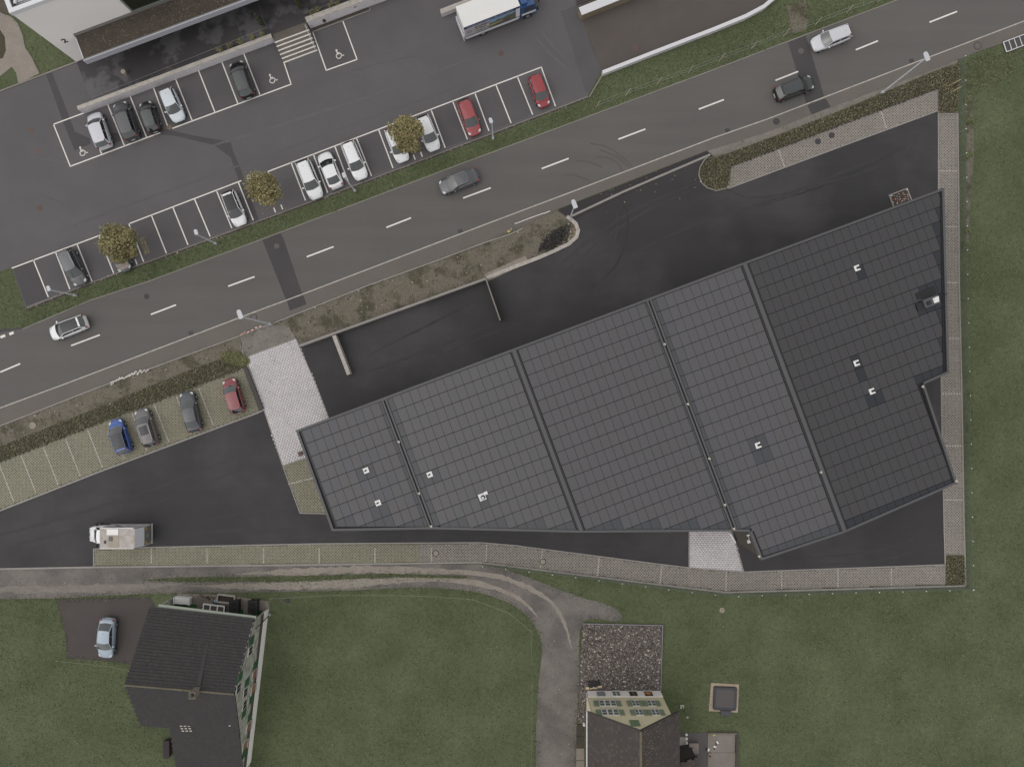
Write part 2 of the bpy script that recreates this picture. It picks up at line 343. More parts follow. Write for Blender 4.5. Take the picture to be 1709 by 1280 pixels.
soft_strip('wheel_rut', [(-80, 985), (60, 983), (200, 980), (330, 972)], .9, .022, GRAVEL_V)
MID = [(235, 968), (300, 963), (500, 961), (650, 957), (780, 961), (780, 965), (650, 963), (500, 970), (300, 971)]
sheet('grass_median', MID, .024, GRASS)
DRIVE = [(95, 999), (180, 998), (250, 996), (258, 1010), (262, 1030), (240, 1110), (190, 1104), (140, 1100), (112, 1098), (109, 1060), (100, 1020)]
sheet('driveway', DRIVE, .02, M('dirty_driveway', (74, 68, 66), .9, var=.08, scale=.25, fine=.08))
sheet('garden_path', [(-100, 20), (0, 22), (12, 26), (18, 30), (30, 40), (38, 60), (42, 80), (52, 95), (66, 123), (31, 141), (27, 122), (20, 112), (0, 128), (-100, 150)], .02, GRAVEL_L)
sheet('planting_bed', [(-80, 40), (0, 50), (8, 62), (10, 85), (5, 98), (-80, 110)], .03, GCOV)
sheet('gravel_court', [(-90, -60), (14, -60), (19, 25), (0, 22), (-100, 20)], .014, M('dark_gravel', (84, 76, 68), .95, var=.1, fine=.2))
sheet('planting_bed', [(-60, 475), (0, 453), (20, 448), (43, 515), (38, 549), (0, 547), (-60, 552)], .012, GRASS)
# patches laid into the road, the car park and the yard
def patch(parent, pts, z, mat, name='asphalt_patch'): return sheet(name, pts, z, mat, parent, kind=None)
patch(road, [(438, 401), (468, 389), (473, 398), (505, 492), (478, 502)], YZ+.004, PATCHN)
patch(road, [(1315, 72), (1344, 60), (1351, 80), (1376, 164), (1346, 175)], YZ+.004, PATCHN)
patch(walk, [(479, 502), (506, 492), (512, 508), (484, 519)], YZ+.034, PATCHN)
patch(walk, [(1347, 176), (1377, 165), (1386, 179), (1354, 192)], YZ+.034, PATCHN)
patch(park, [(77, 125), (87, 122), (112, 185), (125, 220), (151, 232), (151, 241), (125, 252), (107, 208)], YZ+.004, ASPH_DARK)
patch(park, [(175, 225), (262, 211), (269, 224), (180, 240)], YZ+.004, ASPH_DARK)
patch(park, [(270, 215), (330, 228), (385, 237), (389, 252), (402, 283), (420, 335), (432, 366), (424, 370), (405, 320), (385, 263), (358, 243), (300, 229), (266, 224)], YZ+.004, ASPH_DARK)
patch(park, [(936, 20), (966, 8), (968, 24), (1002, 119), (982, 158), (976, 152), (958, 90)], YZ+.004, M('ramp_end_asphalt', (84, 81, 83), .9, var=.05, fine=.06))
patch(park, [(22, 448), (57, 434), (82, 497), (44, 511)], YZ+.006, ASPH_DARK)
for q in ([(56, 434), (92, 421), (117, 483), (81, 496)], [(129, 408), (165, 394), (190, 456), (154, 470)], [(217, 374), (253, 360), (278, 423), (242, 436)], [(253, 360), (289, 347), (314, 409), (278, 423)], [(289, 347), (325, 333), (351, 395), (314, 409)], [(325, 333), (362, 320), (387, 381), (351, 395)], [(595, 231), (632, 218), (656, 281), (620, 294)], [(720, 185), (756, 171), (780, 233), (743, 247)], [(793, 157), (828, 143), (853, 206), (816, 219)], [(828, 143), (864, 130), (889, 192), (853, 206)], [(257, 147), (293, 133), (321, 203), (284, 214)], [(293, 133), (331, 118), (359, 189), (321, 203)], [(331, 118), (370, 104), (397, 174), (359, 189)], [(407, 91), (474, 66), (487, 141), (434, 160)], [(523, 53), (572, 35), (596, 100), (545, 119)]):
    patch(park, q, YZ+.003, M('bay_asphalt', (86, 83, 85), .9, var=.06, scale=.3, fine=.06), 'parking_bay')
patch(yard, [(932, 350), (1180, 253), (1184, 258), (955, 369), (946, 361)], YZ+.004, M('fresh_asphalt', (47, 44, 46), .8, var=.06, fine=.05))
# tyre marks on the road (short dark arcs)
TYRE = M('tyre_rubber_mark', (86, 81, 79), .8, var=.1, fine=.1)
for pts in ([(985, 240), (1005, 243), (1025, 252), (1045, 268), (1060, 285)], [(995, 262), (1015, 264), (1030, 272), (1042, 290)], [(960, 268), (985, 271), (1005, 280)], [(940, 292), (960, 293), (980, 300), (1000, 318)], [(1000, 250), (1030, 262), (1050, 280)]):
    mb = MB(); ribbon(mb, pts, .16, YZ, YZ+.006); mb.build('tyre_mark', TYRE, road)
# line markings
mb_lines = []
def line(parent, a, b, w_=.14, z=YZ, name='bay_line', m=WHITEL):
    mb = MB(); ribbon(mb, [a, b], w_, z-.004, z+.009); return mb.build(name, m, parent)
for a, b in (((-36, 636), (-2, 622)), ((1, 621), (34, 607)), ((119, 577), (167, 559)), ((252, 525), (294, 509)), ((381, 478), (425, 462)), ((512, 429), (557, 412)), ((645, 380), (686, 364)), ((773, 331), (819, 314)), ((904, 282), (949, 265)), ((1032, 233), (1077, 216)), ((1166, 183), (1208, 167)), ((1294, 135), (1332, 120)), ((1428, 84), (1465, 69)), ((1551, 38), (1597, 20)), ((1680, -12), (1722, -28))):
    if a[0] > 0: line(road, a, b, .17, YZ, 'centre_dash')
for a, b in (((1, 563), (9, 560)), ((16, 558), (23, 555))): line(road, a, b, .3, YZ, 'yield_mark')
LN = [((90, 208), (141, 189)), ((90, 209), (118, 279)), ((118, 278), (268, 222)), ((288, 215), (487, 141)), ((170, 258), (160, 232)), ((208, 244), (180, 175)), ((245, 230), (217, 160)), ((281, 214), (256, 146)), ((321, 202), (293, 132)), ((359, 188), (331, 117)), ((397, 173), (370, 103)), ((434, 159), (407, 90)), ((486, 141), (474, 105)),
      ((522, 54), (545, 119)), ((545, 118), (596, 100)), ((596, 100), (572, 35)), ((133, 105), (155, 166)),
      ((20, 448), (205, 379)), ((205, 379), (209, 388)), ((56, 434), (81, 496)), ((93, 421), (117, 483)), ((129, 408), (154, 470)), ((165, 394), (190, 456)), ((215, 374), (403, 302)), ((215, 373), (240, 437)), ((226, 433), (229, 442)), ((253, 360), (278, 423)), ((289, 347), (314, 409)), ((325, 333), (351, 395)), ((362, 320), (387, 381)), ((398, 305), (423, 368)),
      ((413, 299), (437, 290)), ((436, 290), (440, 300)), ((447, 287), (455, 305)), ((457, 347), (460, 355)), ((469, 342), (472, 350)), ((447, 287), (903, 113)), ((486, 272), (510, 335)), ((523, 258), (547, 322)), ((559, 245), (583, 308)), ((595, 231), (620, 294)), ((632, 217), (656, 281)), ((690, 259), (693, 267)), ((702, 254), (705, 262)), ((720, 185), (743, 247)), ((756, 171), (780, 233)), ((793, 157), (816, 219)), ((828, 143), (853, 206)), ((864, 130), (889, 192)), ((903, 112), (927, 178))]
for a, b in LN: line(park, a, b, .13, YZ+.004)
def wheelchair(px, py):
    """white wheelchair symbol painted on the bay, drawn as in the photograph"""
    mb = MB(); k = 1/21.36; f = lambda x, y: at(px+(x-530)*k, py+(y-330)*k)
    def seg(pts, w_=.09): ribbon(mb, [(f(*p).x, f(*p).y) for p in pts], w_, YZ+.006, YZ+.016, world=True)
    def arc(cx, cy, r, a0, a1, n=14, w_=.085): seg([(cx+r*math.cos(math.radians(a0+(a1-a0)*i/n)), cy+r*math.sin(math.radians(a0+(a1-a0)*i/n))) for i in range(n+1)], w_)
    arc(530, 335, 88, -125+360, -10, 18); seg([(450, 160), (505, 290)], .12); seg([(505, 275), (590, 240)]); seg([(590, 240), (675, 335)]); seg([(672, 325), (722, 300)]); seg([(500, 232), (560, 208)], .08)
    c = f(449, 135); mb.prism([(c.x+.12*math.cos(t*.785), c.y+.12*math.sin(t*.785)) for t in range(8)], YZ+.006, YZ+.016)
    mb.build('wheelchair_symbol', WHITEL, park)
for p in ((565.5, 94), (454.5, 135), (138, 256)): wheelchair(*p)

# ------------------------------------------------------------------ kerbs and edgings
def kerb(pts, w_=.14, z1=.09, mat=KERB, name='kerb', z0=0.): mb = MB(); ribbon(mb, pts, w_, z0, z1); return mb.build(name, mat, kind='structure')
kerb([(-1200, 1255), (-100, 889), (0, 852), (161, 789), (430, 689), (440, 684)], .2)
kerb([(404, 584), (441, 684)], .14); kerb([(441, 684), (472, 777), (501, 856), (545, 857)], .12, .075)
kerb([(411, 596), (494, 565)], .1, .07); kerb([(494, 565), (528, 643), (549, 698), (560, 730)], .1, .075); kerb([(472, 777), (511, 764)], .12, .075)
kerb([(157, 946), (157, 916), (252, 913), (530, 907), (800, 905), (860, 910), (1100, 941), (1150, 947), (1241, 954), (1577, 942)], .14, .085)
kerb([(-1000, 955), (0, 949), (157, 946), (530, 942), (800, 938), (1100, 975), (1211, 988), (1611, 977)], .2, .11)
kerb([(1611, 978), (1608, 870), (1604, 640), (1600, 471), (1599, 320), (1597.5, 191), (1566, 191)], .16, .11)
kerb([(1577, 942), (1575, 870), (1571, 690), (1566, 320), (1566, 191), (1566, 148)], .14, .085)
kerb([(1215, 315), (1390, 250), (1566, 185)], .16, .085)
kerb([(1184, 259), (1039, 321), (954, 361)], .24, .055)
kerb([(812, 464), (850, 449), (900, 430), (925, 419), (950, 407), (962, 396), (965, 385), (961, 374), (952, 366), (946, 362)], .42, .13, CONCTOP)
kerb([(811, 464), (850, 446), (880, 433)], .9, .06, GRAVEL_L, 'concrete_haunch')
kerb([(1184, 259), (1175, 268), (1168, 280), (1166, 292), (1170, 305), (1180, 314), (1195, 319), (1216, 314)], .14, .12, CONCD)
kerb([(-100, 752), (0, 711), (161, 648), (400, 561), (430, 549), (453, 541), (611, 478), (730, 435), (810, 405), (850, 392), (872, 382)], .13, .1)
kerb(ROADS[1:-1], .13, .075, CONCTOP)
kerb([(38, 549.5), (151, 501.5), (252, 468.5), (430, 402.5), (647, 320.5), (760, 277.5), (911, 221.5), (1190, 117.5), (1279, 83.5), (1498, .5), (1700, -78)], .12, .06, CONCD)
kerb([(-100, 190), (0, 153), (131, 103)], .16, .1, CONCD); kerb([(66, 123), (52, 95), (42, 80), (38, 60), (30, 40), (18, 29), (8, 26), (0, 22), (-60, 10)], .09, .08, CONCD)
kerb([(983, 163), (1006, 125)], .14, .14, CONCD)
kerb([(1220, 278), (1400, 210), (1566, 148)], .1, .12, STEEL_D, 'steel_edging'); kerb([(1566, 148), (1566, 186)], .1, .12, STEEL_D, 'steel_edging')
kerb([(45, 514), (151, 472.5), (312, 413.5), (556, 323.5), (810, 227.5), (981, 162)], .12, .07, CONCD)
DRIP = [(43, 514), (151, 471), (312, 412), (556, 322), (810, 226), (981, 161), (982, 165), (810, 231), (556, 327), (312, 417), (151, 476), (44, 519)]
sheet('drip_gravel', DRIP, .012, M('dark_drip_gravel', (70, 63, 58), .95, var=.1, fine=.3, fscale=6))
# small dark retaining edge beside the pale ramp
mb = MB(); q = P([(408, 615), (414, 614), (440.5, 681), (434, 685)]); mb.prism([(p.x, p.y) for p in q], 0, .35)
mb.build('retaining_edge', STEEL_D, label='low dark steel retaining edge between the lattice paved bays and the pale ramp', cat='retaining wall')

# ------------------------------------------------------------------ lattice paving and block paving (joined pieces, too small to pick apart)
def lattice(pts, mat, soil, name, pitch=.23, ang=45, hole=.25, exclude=()):
    sheet(name+'_infill', pts, .036, soil, kind='structure')
    q = P(pts); xs = [p.x for p in q]; ys = [p.y for p in q]; ca, sa = math.cos(math.radians(ang)), math.sin(math.radians(ang))
    cx, cy = (min(xs)+max(xs))/2, (min(ys)+max(ys))/2; R = max(max(xs)-min(xs), max(ys)-min(ys))*.75; n = int(R/pitch)
    i, j = np.meshgrid(np.arange(-n, n+1), np.arange(-n, n+1)); i, j = i.ravel(), j.ravel()
    X = cx+(i*ca-j*sa)*pitch; Y = cy+(i*sa+j*ca)*pitch; k = inside(X, Y, [(p.x, p.y) for p in q])
    X, Y = X[k], Y[k]; n = len(X); o = pitch*.49; hh = pitch*hole
    zt = .062+rng.uniform(-.004, .004, n); zb = np.full(n, .036); V = []
    hs_ = hh*rng.uniform(.85, 1.15, n)
    for r, z in ((np.full(n, o), zt), (hs_, zt), (hs_, zb), (np.full(n, o), zb)):
        for sx, sy in ((-1, -1), (1, -1), (1, 1), (-1, 1)): V.append(np.stack([X+(sx*ca-sy*sa)*r, Y+(sx*sa+sy*ca)*r, z], 1))
    V = np.stack(V, 1).reshape(-1, 3); b = (np.arange(n)*16)[:, None]; F = []
    for a0, a1 in ((0, 4), (4, 8), (12, 0)):
        for t in range(4): F.append(b+np.array([[a0+t, a0+(t+1) % 4, a1+(t+1) % 4, a1+t]]))
    return link(name, np_mesh(name, V, np.concatenate(F, 0), mat), kind='stuff')
LAT_NE = [(1220, 279), (1565, 149), (1565, 185), (1216, 314)]
LAT_E = [(1567, 192), (1597, 192), (1599, 320), (1600, 471), (1604, 640), (1608, 870), (1609, 926), (1577, 926), (1575, 870), (1571, 690), (1566, 320)]
LAT_S = [(158, 917), (252, 914), (530, 908), (800, 906), (860, 911), (1100, 942), (1150, 948), (1241, 955), (1577, 943), (1577, 975), (1211, 986), (1100, 973), (800, 937), (530, 941), (158, 944)]
LAT_S1 = [(158, 917), (252, 914), (530, 908), (700, 907), (700, 939), (530, 941), (158, 944)]
LAT_S2 = [(700, 907), (800, 906), (860, 911), (1100, 942), (1150, 948), (1241, 955), (1577, 943), (1577, 975), (1211, 986), (1100, 973), (800, 937), (700, 939)]
LAT_W = [(-100, 812), (0, 772), (176, 704), (408, 616), (434, 685), (430, 687), (161, 787), (0, 850), (-100, 886)]
LAT_C = [(473, 777), (511, 764), (545, 855), (502, 855)]
lattice(LAT_NE, PAV1, SOIL, 'lattice_paving'); lattice(LAT_E, PAV1, SOIL, 'lattice_paving'); lattice(LAT_S2, PAV1, SOIL, 'lattice_paving')
lattice(LAT_S1, PAV2, SOILG, 'lattice_paving'); lattice(LAT_W, PAV2, SOILG, 'lattice_paving'); lattice(LAT_C, PAV2, SOILG, 'lattice_paving')
def joint(a, b, m=CONCTOP):  # row of plain blocks marking a bay limit
    A, B = at(*a), at(*b); L_ = (B-A).length; n = int(L_/.3); mb = MB(); r = math.atan2(B.y-A.y, B.x-A.x)
    for k in range(n):
        p = A.lerp(B, (k+.5)/n); mb.box((p.x, p.y, .056), (.24, .13, .03), r)
    mb.build('bay_limit_blocks', m, kind='stuff')
for x in (253, 346, 440, 533, 626, 720): joint((x, 914), (x, 940))
for a, b in (((812, 908), (811, 937)), ((905, 918), (902, 948)), ((1000, 930), (997, 961)), ((1105, 943), (1101, 974)), ((1212, 953), (1211, 986)), ((1304, 953), (1304, 983)), ((1398, 949), (1398, 980)), ((1487, 947), (1487, 977)), ((1567, 286), (1597, 286)), ((1567, 379), (1599, 379)), ((1568, 472), (1600, 472)), ((1570, 565), (1601, 565)), ((1571, 657), (1604, 657)), ((1573, 744), (1605, 744)), ((1575, 834), (1607, 834)), ((1299, 250), (1309, 279)), ((1470, 186), (1479, 215)), ((1385, 218), (1385.1, 218.2)), ((473+8, 808), (524, 797))): joint(a, b)
for k in range(11):
    x = 36-37*2+37*k; y0 = 759-(x-36)*.379; joint((x, y0+1), (x+24.5, y0+63))
def blocks(pts, ang):
    sheet('block_paving_bed', pts, .057, BLOCKJ)
    q = P(pts); xs = [p.x for p in q]; ys = [p.y for p in q]; cx, cy = (min(xs)+max(xs))/2, (min(ys)+max(ys))/2
    ca, sa = math.cos(ang), math.sin(ang); R = max(max(xs)-min(xs), max(ys)-min(ys)); u, v = .36, .24; n = int(R/v)
    i, j = np.meshgrid(np.arange(-n, n+1), np.arange(-n, n+1)); i, j = i.ravel(), j.ravel()
    a = (i+.5*(j % 2))*u; b_ = j*v; X = cx+a*ca-b_*sa; Y = cy+a*sa+b_*ca; k = inside(X, Y, [(p.x, p.y) for p in q]); X, Y = X[k], Y[k]; n = len(X)
    zt = .064+rng.uniform(-.003, .003, n); V = []
    for r, z in ((1, zt), (1, np.full(n, .036))):
        for sx, sy in ((-1, -1), (1, -1), (1, 1), (-1, 1)): V.append(np.stack([X+(sx*ca*(u/2-.012)-sy*sa*(v/2-.016)), Y+(sx*sa*(u/2-.012)+sy*ca*(v/2-.016)), z], 1))
    V = np.stack(V, 1).reshape(-1, 3); b = (np.arange(n)*8)[:, None]; F = [b+np.array([[0, 1, 2, 3]])]
    for t in range(4): F.append(b+np.array([[4+t, 4+(t+1) % 4, (t+1) % 4, t]]))
    mats = [BLOCK, M('pale_block_paving_b', (194, 188, 190), .85, var=.04, fine=.06), M('pale_block_paving_c', (200, 194, 196), .85, var=.04, fine=.06)]
    link('block_paving', np_mesh('block_paving', V, np.concatenate(F, 0), mats, np.tile(rng.choice(3, n), 5)), kind='stuff')
blocks([(411, 597), (494, 566), (528, 643), (549, 698), (575, 765), (511, 764), (472, 777), (441, 684)], math.radians(20.5))
kerb([(1150, 850), (1150, 947)], .14, .075); kerb([(1212, 870), (1222, 889), (1241, 954)], .14, .075)
blocks([(1150, 840), (1200, 840), (1222, 889), (1241, 954), (1150, 947)], 0)

# ------------------------------------------------------------------ vegetation that nobody could count
HOUSE_A = [(228, 990), (450, 985), (450, 1030), (420, 1260), (420, 1330), (280, 1330), (280, 1215), (228, 1200)]
HOUSE_B = [(960, 1038), (1106, 1040), (1102, 1150), (1150, 1222), (1232, 1222), (1232, 1400), (960, 1400)]
EXC = [ROADN+ROADS[::-1], ROADS+WALKS[::-1], PARK, YARDP, DIRT1, DIRT2, COVER2, COVER3, TRACK, DRIVE, LAT_E, LAT_S, LAT_NE, LAT_W, HOUSE_A, HOUSE_B,
       [(-200, 40), (19, 26), (52, 95), (66, 123), (31, 141), (0, 128), (-200, 160)], [(128, 104), (1000, -100), (-300, -300), (-100, -60), (19, 25)], [(968, 20), (1310, -10), (1250, 30), (1010, 122)], DRIP,
       [(1150, 100), (1150, 100), (1150, 100)], [(1184, 1140), (1233, 1140), (1233, 1188), (1184, 1188)], [(1566, 190), (1600, 100), (1612, 976), (1578, 976)], [(1316, 10), (1345, 5), (1350, 50), (1318, 55)]]
X, Y = sample([(-160, -60), (1870, -60), (1870, 1340), (-160, 1340)], 44, EXC)
blades('grass_blades', X, Y, 0., .06, .05, [G1, G2, G3], weights=[.5, .32, .18])
VERGE = [(43, 519), (151, 478), (312, 419), (556, 329), (810, 233), (981, 168), (1006, 130), (1190, 60), (1265, 30), (1400, -40), (1560, -40), (1498, -2), (1279, 81), (911, 219), (647, 318), (252, 466), (38, 547), (0, 545), (0, 455), (20, 449)]
X, Y = sample(VERGE, 60); blades('verge_grass', X, Y, 0., .09, .05, [G1, G2, G3], weights=[.36, .3, .34])
X, Y = sample(MID, 60); blades('verge_grass', X, Y, .02, .12, .05, [G1, G2, G3], weights=[.3, .3, .4])
X, Y = sample([(1600, 112), (1640, 90), (1675, 88), (1700, 84), (1690, 125), (1650, 150), (1610, 165)], 60); blades('dry_grass', X, Y, 0., .16, .05, [G3])
for c, d in ((COVER1, 60), (COVER2, 95), (COVER3, 95)):
    X, Y = sample(c, d); leaves('ground_cover', X, Y, rng.uniform(.03, .38, len(X)), .15, [SH1, SH2, SH3], weights=[.45, .28, .27])
X, Y = sample(DIRT1, 16); leaves('weeds', X, Y, rng.uniform(.03, .12, len(X)), .1, [SH1, SH3, G3])
X, Y = sample(DIRT2, 16); leaves('weeds', X, Y, rng.uniform(.03, .12, len(X)), .1, [SH1, SH3, G3])
ST1 = plain('stone_pale', (176, 168, 160), .9); ST2 = plain('stone_mid', (120, 112, 106), .9); ST3 = plain('stone_dark', (66, 60, 58), .9); ST4 = plain('stone_tan', (150, 128, 102), .9)
for d in (DIRT1, DIRT2):
    X, Y = sample(d, 7); stones('loose_stones', X, Y, .02, .12, [ST1, ST2, ST3], weights=[.08, .46, .46])
X, Y = sample(DRIP, 45); stones('drip_stones', X, Y, .012, .12, [ST2, ST3, ST1], weights=[.4, .52, .08])
X, Y = sample(TRACK, 6); stones('track_stones', X, Y, .016, .07, [ST1, ST2, ST3], weights=[.1, .5, .4])
X, Y = sample([(935, 402), (950, 385), (963, 380), (961, 396), (945, 406), (925, 415)], 55); stones('tan_cobbles', X, Y, .02, .16, [ST4, ST1, ST3], weights=[.5, .2, .3])
t = np.clip(rng.normal(0, 1, 2200), -2.2, 2.2); u_ = np.clip(rng.normal(0, 1, 2200), -2.2, 2.2); c0 = at(925, 400)
leaves('dark_scrub_clippings', c0.x+t*.75+u_*.15, c0.y+u_*.55+t*.35, rng.uniform(.03, .3, 2200), .15, [plain('twig_black', (42, 40, 39), .9), plain('twig_grey', (72, 68, 66), .9)])
for c, r in (((395, 598), 1.0), ((407, 603), .7), ((380, 597), .8)):
    n = 420; a = rng.uniform(0, 6.28, n); rr = r*np.sqrt(rng.uniform(0, 1, n)); p = at(*c)
    o = leaves('yellow_weed_bush', p.x+rr*np.cos(a), p.y+rr*np.sin(a)*.8, .05+.45*(1-rr/r*.7)*rng.uniform(.3, 1, n), .17, [M('leaf_yellow_green', (116, 116, 78), .7), SH1], weights=[.7, .3])
    o['kind'] = 'stuff'
def fringe(pts, dens, sd_=.35, mats=None, wts=(.4, .35, .25), z=0.03):
    q = [Vector((v.x, v.y)) for v in P(pts)]; X, Y = [], []
    for a, b in zip(q[:-1], q[1:]):
        n = int((b-a).length*dens)
        t = rng.uniform(0, 1, n); X.append(a.x+(b.x-a.x)*t+rng.normal(0, sd_, n)); Y.append(a.y+(b.y-a.y)*t+rng.normal(0, sd_, n))
    X, Y = np.concatenate(X), np.concatenate(Y); k = (abs(X) < 68) & (abs(Y) < 52); blades('edge_grass', X[k], Y[k], z, .07, .05, mats or [G1, G2, G3], weights=list(wts))
fringe(TRACK[3:60], 40, .3); fringe(TRACK[60:-1], 40, .3); fringe(DRIVE+[DRIVE[0]], 30, .22)
fringe(WALKS[3:9], 22, .16, z=.05); fringe([(176, 703), (0, 771)], 25, .2); fringe(MID, 30, .3)
X, Y = sample([(-40, -40), (1750, -40), (1750, 1320), (-40, 1320)], .45, EXC)
X = np.repeat(X, 7)+rng.normal(0, .16, len(X)*7); Y = np.repeat(Y, 7)+rng.normal(0, .16, len(Y)*7)
leaves('meadow_weeds', X, Y, rng.uniform(.03, .09, len(X)), .13, [M('weed_pale', (114, 122, 88), .8), G1, G2], .3, weights=[.4, .35, .25])
DUST, DUST2 = M('dusty_asphalt', (59, 57, 58), .85, var=.08, scale=.5, fine=.06), M('scuffed_asphalt', (48, 46, 48), .8, var=.06, fine=.05)
for k, (pts, w__, m_) in enumerate((([(1180, 300), (1060, 350), (960, 420), (880, 500)], .28, DUST), ([(1186, 306), (1068, 358), (970, 430), (892, 512)], .28, DUST), ([(1500, 250), (1300, 330), (1150, 380), (1000, 450), (850, 520)], .3, DUST), ([(1540, 230), (1400, 300), (1250, 350)], .25, DUST2), ([(1180, 285), (1250, 330), (1400, 300), (1520, 260)], .26, DUST), ([(560, 640), (700, 590), (850, 530)], .3, DUST), ([(600, 600), (680, 560), (760, 520), (800, 500)], .25, DUST2), ([(700, 610), (800, 565), (900, 530)], .25, DUST), ([(-50, 905), (120, 860), (300, 800), (440, 740)], .3, DUST), ([(-50, 925), (140, 880), (320, 815), (455, 760)], .3, DUST), ([(280, 880), (380, 860), (460, 850), (540, 872)], .28, DUST), ([(280, 895), (400, 885), (600, 893), (800, 895), (1000, 915), (1140, 930)], .28, DUST), ([(1300, 930), (1420, 925), (1520, 900), (1560, 850)], .3, DUST), ([(1300, 942), (1440, 938), (1545, 910), (1568, 860)], .26, DUST), ([(1000, 300), (1030, 360), (1015, 430), (960, 480)], .24, DUST), ([(1020, 305), (1048, 366), (1030, 440), (975, 490)], .24, DUST2))):
    o = soft_strip('tyre_track', pts, w__, YZ+.0045+.0006*k, m_, .7); del o['kind']; o.parent = yard
PD = M('dusty_car_park', (96, 93, 95), .9, var=.06, scale=.6, fine=.06); PD2 = M('worn_car_park', (90, 87, 89), .9, var=.05, fine=.06)
for k, (pts, w__, m_) in enumerate((([(870, 20), (900, 70), (940, 110), (975, 130)], .25, PD), ([(885, 20), (918, 72), (960, 112)], .22, PD), ([(300, 260), (450, 215), (620, 160), (780, 100), (880, 60)], .3, PD), ([(60, 400), (250, 330), (420, 270), (640, 190), (840, 120)], .28, PD2), ([(40, 300), (80, 330), (140, 345), (220, 330)], .26, PD2), ([(20, 260), (100, 270), (200, 290)], .24, PD), ([(500, 150), (620, 110), (720, 90)], .24, PD2))):
    o = soft_strip('tyre_track', pts, w__, YZ+.0045+.0006*k, m_, .7); del o['kind']; o.parent = park
# round leafy weeds along the east fence
for x, y in ((1615, 204), (1620, 205), (1614, 168), (1612, 262), (1618, 258), (1614, 386), (1610, 410), (1617, 715), (1620, 660)):
    n = 60; a = rng.uniform(0, 6.28, n); rr = .35*np.sqrt(rng.uniform(0, 1, n)); p = at(x, y)
    leaves('leafy_weed', p.x+rr*np.cos(a), p.y+rr*np.sin(a), rng.uniform(.05, .25, n), .2, [M('leaf_light', (98, 104, 68), .7)])
# ------------------------------------------------------------------ the solar roofed hall
HR = 8.2; UU = Vector((.9365, .3506, 0)); NN = Vector((.3506, -.9365, 0)); F82 = (1-HR/H)*S   # metres per roof pixel
R0 = at(495, 718, HR)
def ruv(px, py): return ((px-495)*.9365-(py-718)*.3506, (px-495)*.3506+(py-718)*.9365)
ZK = [(-6, 8.3), (0, 8.3), (154, 7.96), (386, 8.48), (627, 7.94), (796, 8.32), (1170, 7.4)]
def rz(u):
    for (a, za), (b, zb) in zip(ZK[:-1], ZK[1:]):
        if u <= b: return za+(zb-za)*(u-a)/(b-a)
    return ZK[-1][1]
def rp(u, v, dz=0.): p = R0+UU*u*F82+NN*v*F82; return Vector((p.x, p.y, rz(u)+dz))
OUT = [(495, 718), (1582, 311), (1588, 622), (1545, 641), (1600, 807), (1407, 888), (1271, 935), (1252, 887), (965, 887), (722, 883), (555, 885)]
OUV = [ruv(*p) for p in OUT]
hall = empty('hall', at(1040, 700, HR)*1, 'large flat hall with a dark solar panel roof between the yard and the meadow', 'building')
hall.location = (0, 0, 0)
# walls
inset = .28
wq = [Vector(((R0+UU*u*F82+NN*v*F82).x, (R0+UU*u*F82+NN*v*F82).y)) for u, v in OUV]
cl = [Vector((p.x, p.y, 0)) for p in wq]+[Vector((wq[0].x, wq[0].y, 0))]
cw = [(p.x, p.y) for p in wq]
def inset_poly(q, d):
    n = len(q); out = []; sgn = 1 if area(q) > 0 else -1
    for i in range(n):
        a, b, c = Vector(q[i-1]), Vector(q[i]), Vector(q[(i+1) % n]); d1 = (b-a).normalized(); d2 = (c-b).normalized()
        n1 = Vector((-d1.y, d1.x))*sgn; n2 = Vector((-d2.y, d2.x))*sgn; m = (n1+n2).normalized(); k = d/max(.35, m.dot(n1)); out.append((b.x+m.x*k, b.y+m.y*k))
    return out
inn = inset_poly(cw, .12)
for i in range(len(inn)):
    a, b = inn[i], inn[(i+1) % len(inn)]; mb = MB()
    A, B = Vector((*a, 0)), Vector((*b, 0)); d = (B-A).normalized(); n_ = Vector((d.y, -d.x, 0))
    if area(cw) < 0: n_ = -n_
    c_, e = A-n_*.2, B-n_*.2; top = lambda p: rz((p-Vector((R0.x, R0.y, 0))).dot(UU)/F82)-.12
    mb.face([A, B, (B.x, B.y, top(B)), (A.x, A.y, top(A))]); mb.face([e, c_, (c_.x, c_.y, top(A)), (e.x, e.y, top(B))]); mb.face([(A.x, A.y, top(A)), (B.x, B.y, top(B)), (e.x, e.y, top(B)), (c_.x, c_.y, top(A))])
    mb.build('wall', WALLB, hall)
# underlay sheets per slope and edge trim
def cut(lo, hi, q): # clip outline pieces to the u range
    return clip(q, [(lo, -50), (hi, -50), (hi, 500), (lo, 500)])
u_ = lambda x, y: ruv(x, y)
SW = (u_(555, 885)); W0 = (0., 0.)
def sline(u):   # v of the south edge for a given u
    pts = sorted([u_(555, 885), u_(722, 883), u_(965, 887), u_(1252, 887)])
    for a, b in zip(pts[:-1], pts[1:]):
        if u <= b[0]: return a[1]+(b[1]-a[1])*(u-a[0])/(b[0]-a[0])
    return pts[-1][1]
E1, E2, E3, E4 = u_(1582, 311), u_(1588, 622), u_(1545, 641), u_(1600, 807)
SE1, SE2, SE3 = u_(1271, 935), u_(1252, 887), u_(1407, 888)
polyA = [(0, 0), (154, 0), (154, sline(154)), SW]
polyB = [(154, 0), (386, 0), (386, sline(386)), (154, sline(154))]
polyC = [(386, 0), (627, 0), (627, sline(627)), (386, sline(386))]
polyD1 = [(627, 0), (SE2[0], 0), SE2, (627, sline(627))]
polyD2 = [(SE2[0], 0), (796, 0), (796, SE3[1]+1), SE1]
polyE1 = [(796, 0), E1, E2, (E3[0], E3[1]), (796, E3[1])]
polyE2 = [(796, E3[1]), E3, E4, (796, SE3[1]+1)]
